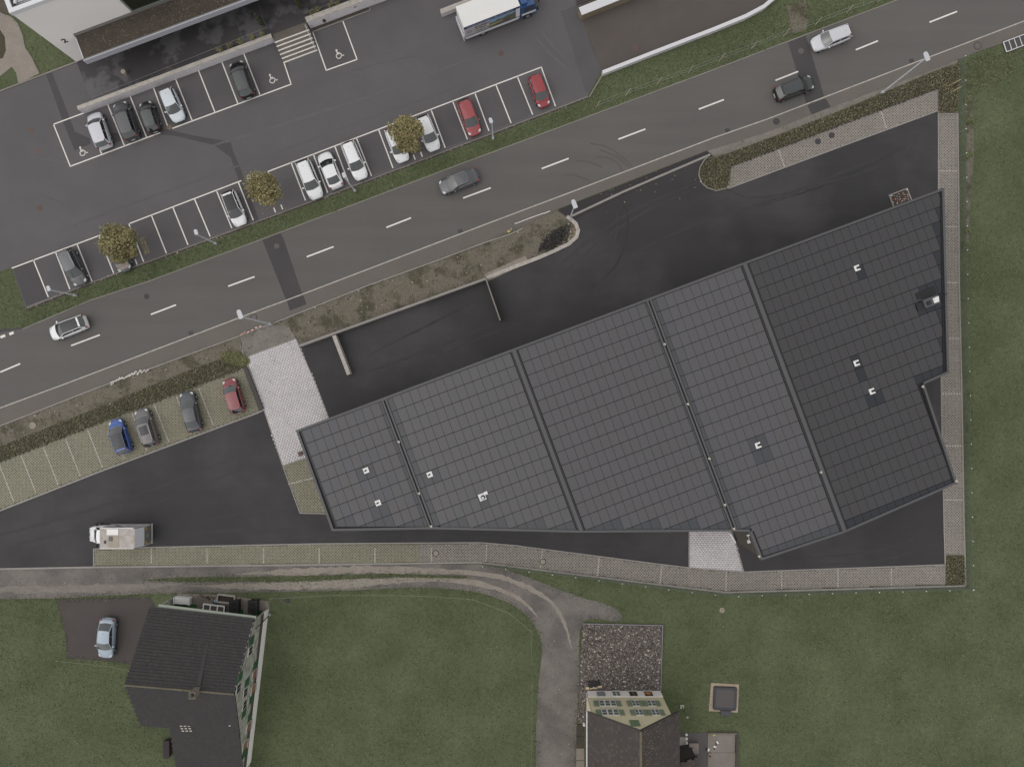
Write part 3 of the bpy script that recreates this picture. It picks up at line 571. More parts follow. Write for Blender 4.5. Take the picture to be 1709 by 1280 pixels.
def ccw(q): return q if area(q) > 0 else q[::-1]
PW, PH = 15.05, 22.85
bins = {}; 
def lay(sec, poly, u0, du, umin, umax, mats, blind, vmin=0, vmax=500, du_skip=None):
    poly = ccw(poly); usable = []
    nj = int(470/PH)+1
    for j in range(nj):
        v0 = 4+j*PH; v1 = v0+PH
        ni = int(max(abs(umax-u0), abs(umin-u0))/PW)+2
        for i in range(ni):
            a = u0+du*i*PW; b = a+du*PW; lo, hi = min(a, b), max(a, b)
            lo2, hi2 = max(lo, umin), min(hi, umax)
            if hi2-lo2 < 2: continue
            g = .25; gv = .46
            q = [(lo2+g, v0+gv), (hi2-g, v0+gv), (hi2-g, v1-gv), (lo2+g, v1-gv)]
            c = clip(q, poly)
            if len(c) < 3: continue
            ar = abs(area(c)); full = abs((PW-2*g)*(PH-2*gv))
            if ar < 12: continue
            isb = ar < .93*full
            near = any(abs((lo2+hi2)/2-x) < 10 and abs((v0+v1)/2-y) < 14 for x, y in VENTUV)
            m = random.choice(blind) if (isb or near) else random.choice(mats)
            yield (sec, c, m, isb)
VENTS = [(611, 785), (631, 839), (717, 792), (805, 829), (1265, 743), (1432, 447), (1430, 606), (1456, 653)]
VENTUV = [u_(x+3, y+9) for x, y in VENTS]+[u_(1545, 508), u_(1558, 488), u_(1562, 500)]
panels = []
vs = E3[1]
panels += list(lay('A', [(5, 3), (150, 3), (150, sline(150)-4), (SW[0]+9, SW[1]-4)], 8, 1, 8, 149, [PAN, PAN, PANC], [PAND]))
panels += list(lay('B', [(158, 3), (379, 3), (379, sline(379)-4), (158, sline(158)-4)], 379, -1, 159, 379, [PAN, PAN, PANB], [PAND]))
panels += list(lay('C', [(393, 3), (622, 3), (622, sline(622)-4), (393, sline(393)-4)], 393, 1, 393, 622, [PANX, PANX, PANX2], [PAND]))
UD, UE = 789-9*PW, 803+13*PW
panels += list(lay('D', [(632, 3), (UD, 3), (UD, SE2[1]-4), (632, sline(632)-4)], 789, -1, 632, UD, [PANX2, PANC], [PAND]))
panels += list(lay('D', [(UD, 3), (789, 3), (789, SE3[1]-4), (SE1[0]+5, SE1[1]-5), (UD, SE2[1]+2)], 789, -1, UD, 789, [PANX, PANX2, PANX2], [PAND]))
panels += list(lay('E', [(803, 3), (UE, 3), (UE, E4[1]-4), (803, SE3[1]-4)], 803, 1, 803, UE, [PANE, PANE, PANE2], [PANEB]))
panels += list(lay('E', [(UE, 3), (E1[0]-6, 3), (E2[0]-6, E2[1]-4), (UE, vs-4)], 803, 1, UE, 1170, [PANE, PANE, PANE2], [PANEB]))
def pdist(p):
    cu = sum(x[0] for x in p[1])/len(p[1]); cv = sum(x[1] for x in p[1])/len(p[1]); w_ = rp(cu, cv); return w_.x**2+w_.y**2
panels.sort(key=lambda p: (p[3], pdist(p)))
rest = MB(); allm = [PAN, PANB, PANC, PAND, PANE, PANE2, PANEB, PANX, PANX2]
def slabuv(mb, c, mi, off, th=.05, org=Vector((0, 0, 0))):
    top = [rp(a, b, off)-org for a, b in c]; low = [p-Vector((0, 0, th)) for p in top]; i = len(mb.v); k = len(c)
    mb.v += [tuple(p) for p in top+low]; mb.f.append(tuple(range(i+k-1, i-1, -1))); mb.m.append(mi)
    for a in range(k): b = (a+1) % k; mb.f.append((i+a, i+b, i+k+b, i+k+a)); mb.m.append(mi)
shared = {}
for n, (sec, c, m, isb) in enumerate(panels):
    off = .075+random.uniform(-.008, .008)
    fullp = len(c) == 4 and abs(area(c)) > .999*(PW-.5)*(PH-.92)
    if fullp: i0 = min(range(4), key=lambda i: c[i][0]+c[i][1]); c = c[i0:]+c[:i0]
    if n < 300:
        org = rp(*c[0]); key = (sec, m.name) if fullp else None
        if key and key in shared: o = link('solar_panel', shared[key], hall)
        else:
            mb = MB(); slabuv(mb, c, 0, .0, .05, org); me = mb.mesh('solar_panel', m); o = link('solar_panel', me, hall)
            if key: shared[key] = me
        o.location = org+Vector((0, 0, off))
    else: slabuv(rest, c, allm.index(m), off)
rest.build('solar_panels', allm, hall, kind='stuff')
for q in (polyA, polyB, polyC, polyD1, polyD2, polyE1, polyE2):
    mb = MB(); c = ccw([tuple(p) for p in q]); slabuv(mb, c, 0, .0, .12); mb.build('roof_underlay', UNDER, hall)
def roofbar(a, b, w_, h0, h1, mat, name, n=1, off=0.):
    mb = MB(); A, B = Vector(a), Vector(b); d = (B-A).normalized(); p = Vector((-d.y, d.x))
    rows = []
    us = [0., 1.]+[(k-A.x)/(B.x-A.x) for k, _ in ZK if abs(B.x-A.x) > 50 and min(A.x, B.x) < k < max(A.x, B.x)]
    for t in sorted(us):
        c = A.lerp(B, t)+p*off; r = []
        for s_, dz in ((w_/2, h0), (w_/2, h1), (-w_/2, h1), (-w_/2, h0)): q = c+p*s_; v = rp(c.x, c.y); v2 = rp(q.x, q.y); r.append((v2.x, v2.y, v.z+dz))
        rows.append(r)
    mb.grid(rows); mb.face(rows[0][::-1]); mb.face(rows[-1]); mb.build(name, mat, hall); return
ring = OUV+[OUV[0]]
for a, b in zip(ring[:-1], ring[1:]):
    A, B = Vector(a), Vector(b)
    east = A.x > 990 and B.x > 990
    roofbar(a, b, 3.8, -.45, .16, ROOFTRIM, 'parapet_trim', off=1.7)
roofbar((3.8, 4), (SW[0]+6.5, SW[1]-3), 3.2, -.1, .085, TRIM_D, 'verge_recess', off=-3)
for u0 in (386, 796):
    vb = sline(386) if u0 == 386 else SE3[1]
    roofbar((u0, 2), (u0, vb-2), 6.4, .0, .2, ROOFTRIM, 'ridge_cap'); 
    for s_ in (-1, 1): roofbar((u0+s_*4.7, 3), (u0+s_*4.7, vb-3), 2.8, .0, .09, TRIM_D, 'ridge_flashing')
for u0, vb in ((154, sline(154)), (627, sline(627))):
    roofbar((u0, 3), (u0, vb-3), 2.2, .0, .06, GUTTER, 'valley_gutter')
    for s_ in (-1, 1): roofbar((u0+s_*2.9, 3), (u0+s_*2.9, vb-3), 3.2, .0, .13, ROOFTRIM, 'gutter_flashing')
roofbar((E1[0]-5, 4), (E2[0]-6, E2[1]-4), 3, .05, .13, GUTTER, 'eaves_gutter', off=1.5); roofbar((E3[0]-5, E3[1]), (E4[0]-5, E4[1]-4), 3, .05, .13, GUTTER, 'eaves_gutter')
roofbar((SE2[0]+5, SE2[1]+2), (SE1[0]+5, SE1[1]-4), 2.6, .05, .13, GUTTER, 'eaves_gutter')
BR = plain('bracket_pale', (190, 180, 165), .5)
for x, y in ((1109, 574), (1148, 674), (1184, 765), (1210, 842), (1225, 882), (665, 737), (699, 823), (719, 878), (1368, 787), (1267, 928), (1598, 803), (1542, 645)):
    u, v = u_(x, y); p = rp(u, v, .14); mb = MB(); mb.box((0, 0, .04), (.22, .14, .08), math.radians(20)); mb.box((.08, -.1, .05), (.08, .14, .1), math.radians(-30)); o = mb.build('gutter_bracket', BR, hall); o.location = p
# roof vents
VW = plain('vent_white', (224, 222, 220), .5)
def vent(x, y, lab, kind):
    u, v = u_(x, y); t = empty('roof_vent', rp(u, v, .08), lab, 'roof vent', 'white roof vents on the solar roof', math.radians(20.5))
    mb = MB(); s_ = .27
    if kind == 'square':
        mb.box((0, 0, .03), (.56, .56, .06)); mb.build('flashing_plate', VW, t)
        mb = MB(); mb.box((-.05, 0, .11), (.26, .13, .1), .3); mb.build('outlet_cap', BLACKP, t)
    elif kind == 'cee':
        mb.box((-.18, 0, .04), (.2, .58, .08)); mb.box((.1, .2, .04), (.36, .18, .08)); mb.box((.1, -.2, .04), (.36, .18, .08)); mb.build('flashing_plate', VW, t)
        mb = MB(); mb.box((.1, 0, .1), (.34, .2, .12)); mb.build('outlet_cap', BLACKP, t)
    else:
        mb.box((0, 0, .04), (.72, .72, .08)); mb.box((.5, .25, .04), (.32, .34, .06)); mb.build('flashing_plate', VW, t)
        mb = MB(); mb.tube((.05, -.05, .08), (.05, -.05, .5), .24, .2, 14); mb.build('chimney_pipe', STEEL_D, t)
        mb = MB(); mb.tube((.05, -.05, .5), (.05, -.05, .54), .14, .14, 12); mb.build('pipe_cowl', GALV, t)
vent(611, 785, 'square white vent, northern of the two on the westernmost roof slope', 'square')
vent(631, 839, 'square white vent, southern of the two on the westernmost roof slope', 'square')
vent(717, 792, 'square white vent just east of the western roof gutter', 'square')
vent(805, 829, 'white roof outlet with a round steel pipe', 'pipe')
vent(1265, 743, 'small white vent alone on the slope east of the second gutter', 'cee')
vent(1432, 447, 'white forked vent nearest the yard on the darkest roof slope', 'cee')
vent(1430, 606, 'white forked vent in the middle of the darkest roof slope', 'cee')
vent(1456, 653, 'white forked vent near the east notch of the roof', 'cee')
u, v = u_(1556, 503); t = empty('smoke_hatch', rp(u, v, .09), 'dark roof hatch with open flap and white cover near the east gutter', 'roof hatch', None, math.radians(20.5))
mb = MB(); mb.box((0, 0, .18), (1.6, .9, .36)); mb.build('upstand', ROOFTRIM, t)
mb = MB(); mb.box((.45, 0, .4), (.55, .55, .06)); mb.build('white_cover', VW, t)
mb = MB(); mb.slab([(.2, -.1, .44), (.75, -.1, .44), (.75, .3, .58), (.3, .3, .58)], .03); mb.build('raised_flap', VW, t)
mb = MB(); mb.box((-.35, -.05, .42), (.4, .4, .1)); mb.box((-1.15, -.1, .1), (.8, .7, .16)); mb.build('dark_box', BLACKP, t)
mb = MB(); mb.box((-.1, 1.0, .06), (2.1, .7, .08)); mb.build('walkway_grate', UNDER, t)
mb = MB(); mb.tube((.8, .1, .1), (2.0, .15, .1), .04, .04, 6); mb.build('cable_duct', BLACKP, t)
# details on the notch wall at the south side
A_, B_ = Vector((*inn[7], 0)), Vector((*inn[6], 0))
d = (B_-A_).normalized(); n_ = Vector((-d.y, d.x, 0)); n_ = n_ if n_.dot(-A_) > 0 else -n_
t = empty('wall_lamp', A_.lerp(B_, .35)+n_*.1+Vector((0, 0, 6.6)), 'white twin spotlight bracket high on the brown hall wall', 'wall lamp', None, math.atan2(d.y, d.x))
mb = MB(); mb.tube((-.45, -.05, .5), (.5, -.05, -.3), .03, .03, 6); mb.build('bracket_rod', WHITEM, t)
mb = MB(); mb.box((.5, -.1, -.3), (.34, .3, .14)); mb.build('lamp_head', WHITEM, t)
mb = MB(); mb.box((-.42, -.1, .5), (.16, .3, .12)); mb.build('lamp_head', WHITEM, t)
mb = MB(); ribbon(mb, [(1218, 889), (1226.5, 905)], .14, .03, .3); mb.build('white_base_strip', WHITE, hall)
# steel frame planter at the north wall
t = empty('light_shaft', at(1502, 331), 'stone filled shaft with pale rim and red leaves beside the north wall', 'light shaft', None, math.radians(21))
mb = MB()
for c, dd in (((0, .75, .08), (2.3, .12, .16)), ((0, -.75, .08), (2.3, .12, .16)), ((-1.09, 0, .081), (.12, 1.38, .162)), ((1.09, 0, .081), (.12, 1.38, .162))): mb.box(c, dd)
mb.build('rim', KERB, t)
mb = MB(); mb.box((0, 0, .05), (2.1, 1.4, .06)); mb.build('gravel_fill', M('dark_drip_gravel', (70, 63, 58)), t)
mb = MB()
for k in range(46): mb.box((random.uniform(-.95, .95), random.uniform(-.6, .6), .1), (.09, .08, .07), random.uniform(0, 3), mi=0 if k > 12 else 1)
mb.build('stones', [ST1, plain('red_leaves', (170, 62, 50), .7)], t, kind='stuff')
for sx in (-1, 1): mb = MB(); mb.tube((sx*.95, .6, .08), (sx*.95, .6, .35), .06, .06, 8); mb.build('corner_stud', WHITE, t)
# small brown step by the west wall
mb = MB(); p = at(502, 757); mb.box((p.x, p.y, .14), (.5, .5, .2), math.radians(21)); mb.box((p.x, p.y, .26), (.42, .42, .05), math.radians(21)); mb.build('step_block', plain('brown_block', (92, 76, 72), .7), label='small brown block on the pale paving by the west roof edge', cat='block')

# ------------------------------------------------------------------ loading yard walls
def wall_obj(pts, w_, h, mat, lab, name='retaining_wall', cat='retaining wall', coping=None, z0=0.):
    mb = MB(); ribbon(mb, pts, w_, z0, h-.06 if coping else h, h=0)
    if not coping: return mb.build(name, mat, label=lab, cat=cat)
    A = P(pts); t = empty(name, (0, 0, 0), lab, cat); mb.build('wall_body', mat, t); mb = MB(); ribbon(mb, pts, w_+.04, h-.058, h); mb.build('coping', coping, t); return t
f_ = 1-1.0/H
toG = lambda x, y, h: (CX+(x-CX)*(1-h/H), CY+(y-CY)*(1-h/H))
wall_obj([toG(500, 577, .8), toG(811, 465, .8)], .26, .8, KERB, 'long low concrete wall between the earth bank and the black loading yard')
wall_obj([toG(557, 560, 1.0), toG(582, 625, 1.0)], .42, 1.0, CONCTOP, 'short thick concrete dividing wall jutting into the black yard')
t = wall_obj([toG(811, 466, 1.3), toG(835, 535, 1.3)], .14, 1.3, CONCD, 'thin tall dividing screen wall in the black loading yard')

# ------------------------------------------------------------------ white building, terrace, stairs and retaining walls at the top left
C0 = at(128, 104); C0.z = 0
def st(s, t, z=0.): p = C0+UU*s+NN*t; return Vector((p.x, p.y, z))
def bx(mb, s0, s1, t0, t1, z0, z1, mi=0):
    q = [st(s0, t0), st(s1, t0), st(s1, t1), st(s0, t1)]; mb.prism([(p.x, p.y) for p in q], z0, z1, mi)
white = empty('white_building', (0, 0, 0), 'tall white rendered building with glazed roof terrace at the top left corner', 'building')
mb = MB(); bx(mb, 0, 48, -16, 0, 0, 10.45); mb.build('wall', WALLW, white)
mb = MB()
bx(mb, -.06, 48, -.38, .06, 10.45, 10.95); bx(mb, -.06, .38, -16, -.38, 10.45, 10.951); mb.build('parapet', WHITEM, white)
mb = MB(); bx(mb, .4, 48, -.62, -.4, 10.45, 10.75); bx(mb, .4, .62, -16, -.62, 10.45, 10.751); mb.build('parapet_gutter', STEEL_D, white)
for i in range(7):
    for j in range(5):
        s0 = .8+i*1.35; t0 = -.9-j*1.5-(.55 if j else 0); t1 = t0-(1.95 if j else .5) if False else t0-(1.42 if j else .5)
        mb = MB(); bx(mb, s0+.04, s0+1.28, t1, t0, 10.5, 10.62); mb.build('roof_slab', M('pale_slab', (176, 172, 176), .5, var=.08, scale=1, fine=.03), white)
mb = MB(); a, b = st(.7, -.8, 10.7), st(5.2, -12, 10.7); mb.tube(a, b, .16, .16, 6); mb.build('roof_beam', WHITEM, white)
# loggia window beside the canopy, placed on the facade plane
FA, FB = st(0, 0), st(40, 0)
wl = on_wall(221, 21, FA, FB); sL = (wl-C0).dot(UU)
mb = MB(); z0, z1 = 4.62, 7.4
bx(mb, sL, sL+.22, -.02, .1, z0, z1); bx(mb, sL+4.6, sL+4.8, -.02, .1, z0, z1); bx(mb, sL+.22, sL+4.6, -.02, .1, z0, z0+.3); bx(mb, sL+.22, sL+4.6, -.02, .1, z1-.15, z1)
fr = mb.build('window', plain('grey_green_frame', (118, 124, 116), .5), white)
mb = MB(); bx(mb, sL+.22, sL+4.6, .01, .05, z0+.3, z1-.15); mb.build('pane', plain('green_black_glass', (44, 46, 38), .1), fr)
for k in range(3):
    mb = MB(); s0 = sL+6+k*7; bx(mb, s0, s0+4, -.02, .1, 5.2, 7.4); w2 = mb.build('window', plain('grey_green_frame', (0, 0, 0)), white)
    mb = MB(); bx(mb, s0+.2, s0+3.8, .1, .12, 5.4, 7.2); mb.build('pane', plain('green_black_glass', (0, 0, 0)), w2)
ptw = on_wall(107, 69, FA, FB, .02)
text_mesh('2', 1.0, plain('dark_lettering', (48, 44, 44), .6), white, ptw-UU*.2, (math.radians(90), 0, math.radians(20.5)), 'house_number', .03)
# gravel covered canopy
cs0, cd, ch = 2.68, 3.1, 4.62
can = empty('canopy', (0, 0, 0), 'long brown gravel covered canopy roof along the white building', 'canopy')
mb = MB(); bx(mb, cs0, 44, .02, cd, ch-.66, ch-.06); mb.build('roof_deck', WHITEM, can)
mb = MB(); bx(mb, cs0+.1, 44, .3, cd-.2, ch-.06, ch-.02); mb.build('gravel_bed', M('canopy_gravel', (74, 66, 57), .95, var=.14, scale=1.2, fine=.26, fscale=7), can)
mb = MB(); bx(mb, cs0, 44, .03, .3, ch-.06, ch+.1); mb.build('wall_flashing', plain('mid_grey_metal', (104, 100, 98), .5), can)
mb = MB(); bx(mb, cs0-.02, 44, cd-.2, cd-.1, ch-.06, ch+.06); mb.build('edge_trim', plain('mid_grey_metal', (0, 0, 0)), can)
mb = MB(); bx(mb, cs0-.02, 44, cd-.1, cd+.06, ch-.7, ch+.03); mb.build('fascia', plain('pale_fascia', (170, 170, 178), .5), can)
X = rng.uniform(cs0+.1, 42, 5200); Y = rng.uniform(.35, cd-.25, 5200); pts = [C0+UU*a+NN*b for a, b in zip(X, Y)]
stones('roof_gravel', np.array([p.x for p in pts]), np.array([p.y for p in pts]), ch-.02, .08, [ST3, ST4, ST2], can, weights=[.7, .05, .25])
mb = MB(); bx(mb, cs0+.4, 43, .5, .6, 0, ch-.66); mb.build('glazed_front', GLASSD, can)
for k in range(9): mb = MB(); p = st(cs0+.8+k*4.8, .75); mb.tube((p.x, p.y, 0), (p.x, p.y, ch-.66), .09, .09, 10); mb.build('column', WHITEM, can)
mb = MB(); p = st(4.9, cd+.25); mb.tube((p.x, p.y, .1), (p.x, p.y, .75), .2, .26, 12); mb.build('plant_pot', plain('pale_pot', (168, 158, 140), .8), label='pale round pot under the west end of the canopy', cat='pot')
# terrace ramp and level part
def tz(s): return .035+.865*max(0, min(1, s/21.5))
mb = MB(); rows = []
for s in (0, 3, 6, 9, 12, 15, 18, 21.5, 30, 48): rows.append([tuple(st(s, -.5, tz(s)+.004)), tuple(st(s, 5.49, tz(s)+.004))])
mb.grid(rows); mb.build('terrace', TERR, kind='structure')
mb = MB(); q = [st(22.42, 5.5), st(26.6, 5.5), st(26.6, 6.44), st(22.42, 6.44)]; mb.prism([(p.x, p.y) for p in q], 0, .908); mb.build('stair_landing', M('tan_concrete', (98, 91, 84), .9, var=.1, scale=.8, fine=.1), kind='structure')
stair = empty('stairs', st(24.5, 7.4, 0), 'five wide concrete steps with white nosings between the two white walls', 'stairs')
inv = stair.location.copy(); stair.location = (0, 0, 0)
TR = M('step_concrete', (104, 97, 92), .9, var=.1, scale=1, fine=.1)
for k in range(6):
    t0 = 6.44+.42*k; z = .9-.15*k
    if k < 6:
        mb = MB(); bx(mb, 22.42, 26.6, t0+.001, t0+.42, 0, z-.15+.001 if k < 5 else .04); 
        if k < 5: mb.build('step', TR, stair)
        mb = MB(); bx(mb, 22.42, 26.6, t0-.05, t0+.06, z-.13, z+.016); mb.build('nosing', WHITEL, stair)
mb = MB()
rail = [st(26.45, 6.2, 1.7), st(26.45, 8.7, .95)]
hr = empty('handrail', (0, 0, 0), 'thin grey steel handrail on the right hand side of the steps', 'handrail')
mb.tube(rail[0], rail[1], .03, .03, 6); mb.build('rail', GALV, hr)
for k in (0, .33, .66, 1):
    p = rail[0].lerp(rail[1], k); mb = MB(); mb.tube((p.x, p.y, p.z), (p.x, p.y, p.z-.95), .025, .025, 6); mb.build('baluster', GALV, hr)
for s_, lab in ((22.3, 'western'), (26.8, 'eastern')):
    t = empty('terrace_fence', (0, 0, 0), lab+' thin dark post and wire rail beside the top of the steps', 'railing'); mb = MB(); mb.tube(st(s_, 5.3, 1.85), st(s_, .8, 1.85), .03, .03, 6); mb.build('top_rail', IRON, t)
    for k in range(4): p = st(s_, .9+k*1.4, .9); mb = MB(); mb.tube(p, p+Vector((0, 0, .95)), .025, .025, 6); mb.build('post', IRON, t)
wa = empty('terrace_wall', (0, 0, 0), 'long white terrace wall behind the upper row of parked cars', 'retaining wall')
mb = MB(); bx(mb, -1.25, 22.35, 5.5, 5.94, 0, 1.14); mb.build('wall_body', CONC, wa); mb = MB(); bx(mb, -1.27, 22.37, 5.49, 5.95, 1.14, 1.2); mb.build('coping', CONCTOP, wa)
wb = empty('terrace_wall', (0, 0, 0), 'white terrace wall to the right of the steps with a green sign', 'retaining wall')
mb = MB(); bx(mb, 26.72, 45, 5.3, 5.9, 0, 1.44); mb.build('wall_body', CONC, wb); mb = MB(); bx(mb, 26.7, 45, 5.29, 5.91, 1.44, 1.5); mb.build('coping', CONCTOP, wb)
mb = MB(); bx(mb, 27.0, 33.9, 5.92, 6.3, .02, .06); mb.build('gravel_edge', M('dark_drip_gravel', (0, 0, 0)), kind='structure')
mb = MB(); bx(mb, 26.66, 33.9, 6.3, 6.42, 0, .12); bx(mb, 33.9, 34.02, 5.92, 6.42, 0, .121); mb.build('kerb', CONCD, kind='structure')
mb = MB(); bx(mb, 28.4, 28.75, 5.912, 5.93, .25, .9); mb.build('meter_flap', IRON, wb)
mb = MB(); bx(mb, 32.3, 32.6, 5.912, 5.93, .9, 1.05); mb.build('wall_vent', IRON, wb)
t = empty('wall_sign', (0, 0, 0), 'small green sign fixed to the white terrace wall at the top edge', 'sign'); mb = MB(); bx(mb, 34.7, 35.2, 5.912, 5.95, .95, 1.4); mb.build('plate', GREENS, t); mb = MB(); bx(mb, 34.8, 35.1, 5.95, 5.96, 1.1, 1.25); mb.build('plate_mark', BLACKP, t)
for s0, s1 in ((0.2, 22.2), (26.9, 44)):
    mb = MB(); bx(mb, s0, s1, 4.62, 4.68, tz(s0)*0, .98 if s0 > 20 else .98); mb = MB(); a, b = st(s0, 4.65, tz(s0)+.25), st(s1, 4.65, tz(s1)+.25); mb.tube(a, b, .018, .018, 6); mb.build('edge_rail', KERB, label='thin metal edge rail along the %s terrace planting strip' % ('western' if s0 < 5 else 'eastern'), cat='railing')
PL1 = M('plant_lime', (118, 116, 68), .7, var=.1, fine=.1); PL2 = M('plant_tan', (112, 98, 72), .7, var=.1, fine=.1)
def small_plant(p, r, h, n, mats, lab, name='small_plant', grp=None, size=.16):
    X = rng.normal(0, r*.5, n); Y = rng.normal(0, r*.5, n); Z = rng.uniform(.05, h, n)
    t = empty(name, p, lab, 'plant', grp); leaves('foliage', X, Y, Z, size, mats, parent=t, kind='stuff')
    for k in range(3): mb = MB(); mb.tube((0, 0, 0), (random.uniform(-r, r)*.6, random.uniform(-r, r)*.6, h*.8), .015, .006, 4); mb.build('stem', WOODG, t)
for k, s in enumerate((16.2, 17.5, 18.8, 20.2, 21.4)): small_plant(st(s, 5.2, .9), .34, .7, 70, [PL1, PL2, SH1], ['first', 'second', 'third', 'fourth', 'fifth'][k]+' straggly lime green plant from the left behind the long white terrace wall', grp='plants behind the long white terrace wall')
for k, s in enumerate((27.6, 28.3, 29.9, 30.6, 32, 33.2, 33.9)): small_plant(st(s, 5.0, .9), .38, .8, 80, [PL2, PL1, SH1], ['first', 'second', 'third', 'fourth', 'fifth', 'sixth', 'seventh'][k]+' tan and green plant from the left behind the white wall right of the steps', grp='plants behind the terrace wall right of the steps')
def cypress(px, py, h, lab):
    g = at(px, py); t = empty('columnar_shrub', (g.x, g.y, .9), lab, 'shrub'); n = 900
    z = rng.uniform(0, 1, n); r = .34*np.sin(np.pi*np.clip(z*.9+.08, 0, 1))**.8*np.sqrt(rng.uniform(.3, 1, n)); a = rng.uniform(0, 6.28, n)
    leaves('foliage', r*np.cos(a), r*np.sin(a), z*h+.1, .13, [M('conifer_green', (62, 72, 48), .85, var=.1, fine=.1), SH2], 1.2, parent=t, kind='stuff')
    mb = MB(); mb.tube((0, 0, 0), (0, 0, h*.7), .05, .02, 6); mb.build('stem', WOODG, t)
cypress(443, 49, 2.4, 'slim dark green conifer left of the steps'); cypress(508, 23, 2.6, 'slim dark green conifer right of the steps at the top edge')
gt = empty('garden_table', st(29.8, 2.8, .91), 'white slab topped garden table on the terrace at the top edge', 'table', None, math.radians(60))
mb = MB(); mb.box((0, 0, .72), (1.5, 1.2, .08)); mb.build('table_top', WHITEM, gt)
for sx in (-1, 1):
    for sy in (-1, 1): mb = MB(); mb.box((sx*.62, sy*.48, .34), (.09, .09, .68)); mb.build('leg', WHITEM, gt)
gc = empty('garden_chair', st(28.4, 3.0, .91), 'pale folded garden chair beside the white terrace table', 'chair', None, math.radians(70))
mb = MB(); mb.box((0, 0, .45), (.6, .55, .06)); mb.build('seat', plain('pale_seat', (128, 124, 122), .6), gc); mb = MB(); mb.slab([(-.3, .27, .45), (.3, .27, .45), (.3, .5, 1), (-.3, .5, 1)], .05); mb.build('backrest', plain('pale_seat', (0, 0, 0)), gc)
for sx in (-1, 1):
    for sy in (-1, 1): mb = MB(); mb.box((sx*.26, sy*.22, .21), (.04, .04, .42)); mb.build('leg', GALV, gc)

# ------------------------------------------------------------------ brown ramp with two white walls, top middle
sheet('ramp_asphalt', [(967, 22), (1003, 119), (1190, 48), (1265, 20), (1300, -10), (1360, -80), (940, -80)], YZ+.005, RAMP)
RW = toG
t = empty('parapet_wall', (0, 0, 0), 'long curved white parapet wall between the brown ramp and the grass verge', 'wall')
mb = MB(); pth = [RW(1006, 121, .7), RW(1090, 88, .7), RW(1190, 49.5, .7), RW(1245, 27, .7), RW(1275, 11, .7), RW(1300, -10, .7), RW(1330, -50, .7)]
ribbon(mb, pth, .36, 0, .66); mb.build('wall_body', CONC, t); mb = MB(); ribbon(mb, pth, .4, .66, .72); mb.build('coping', plain('white_coping', (206, 204, 208), .6), t)
t = empty('ramp_wall', (0, 0, 0), 'broad white topped wall with stained brown face above the ramp', 'wall')
A, B = at(968.5, 19.5, 1.35), at(1100, -33, 1.35); mb = MB(); ribbon(mb, [(A.x, A.y), (B.x, B.y)], .86, 0, 1.28, world=True); mb.build('wall_body', M('stained_wall', (128, 115, 96), .9, var=.15, fine=.1), t)
mb = MB(); ribbon(mb, [(A.x, A.y), (B.x, B.y)], .92, 1.28, 1.35, world=True); mb.build('coping', plain('white_coping', (0, 0, 0)), t)
deck = empty('timber_deck', (0, 0, 0), 'strip of dark timber decking behind the broad white wall', 'deck')
for k in range(7):
    mb = MB(); a, b = at(962+k*.6-k*1.0, 8-k*4.0), at(1040-k, -21-k*4.0); ribbon(mb, [(a.x, a.y), (b.x, b.y)], .2, .1, .16+.004*(k % 2), world=True); mb.build('deck_board', M('dark_wood', (74, 66, 64), .8, var=.1, fine=.1), deck)
blk = empty('concrete_barrier', (0, 0, 0), 'low pale concrete wall end beside the white truck', 'wall')
A, B = at(735.5, 20, .8), at(800, -5, .8); mb = MB(); ribbon(mb, [(A.x, A.y), (B.x, B.y)], .5, 0, .76, world=True); mb.build('wall_body', CONC, blk); mb = MB(); ribbon(mb, [(A.x, A.y), (B.x, B.y)], .54, .76, .82, world=True); mb.build('coping', CONCTOP, blk)

# ------------------------------------------------------------------ dark roofed stone house, lower left
def GP(x, y, z=0.): p = at(x, y); return Vector((p.x, p.y, z))
ha = empty('farmhouse', (0, 0, 0), 'stone house with big dark tiled roof and green shutters beside the gravel track', 'house')
def roof_plane(q, rows, cols, mats, parent, name='roof_tiles', th=.05, base=None):
    """q = eave left, eave right, ridge right, ridge left; overlapping tiles, joined (each a few pixels)"""
    q = [Vector(p) for p in q]; nq = (q[1]-q[0]).cross(q[3]-q[0]).normalized(); nq = nq if nq.z > 0 else -nq; mb = MB(); mb.slab([p-nq*.16 for p in q], .1); mb.build('roof_deck', base or UNDER, parent)
    n = (q[1]-q[0]).cross(q[3]-q[0]).normalized(); n = n if n.z > 0 else -n; mb = MB()
    P2 = lambda a, b: q[0].lerp(q[1], a).lerp(q[3].lerp(q[2], a), b)
    for j in range(rows):
        for i in range(cols):
            sh = .5/cols*(j % 2); a0, a1 = (i+.008)/cols+sh, (i+.992)/cols+sh
            a0, a1 = min(a0, 1), min(a1, 1)
            if a1-a0 < .2/cols: continue
            b0, b1 = j/rows, min(1, (j+1.12)/rows); lo = th+.015+random.uniform(0, .02); mi = 0 if random.random() < .8 else 1
            A, B, C, D = P2(a0, b0)+n*lo, P2(a1, b0)+n*(lo+random.uniform(0, .006)), P2(a1, b1)+n*.012, P2(a0, b1)+n*.012
            mb.face([A, B, C, D], mi); mb.face([P2(a0, b0), P2(a1, b0), B, A], mi); mb.face([P2(a1, b0), P2(a1, b1), C, B], mi); mb.face([P2(a0, b1), P2(a0, b0), A, D], mi)
    return mb.build(name, mats, parent, kind='stuff')
rW, rE = GP(274, 1091, 8.4), GP(438.2, 1104.7, 8.4); nW, nE = GP(283, 991.6, 4.5), GP(448.5, 1010.5, 4.5)
mW, mE = GP(276, 1171, 5.6), GP(430, 1184, 5.6); m2 = GP(321.5, 1175, 5.6); sW, sE = GP(310, 1290, 1.9), GP(416.5, 1290, 1.9)
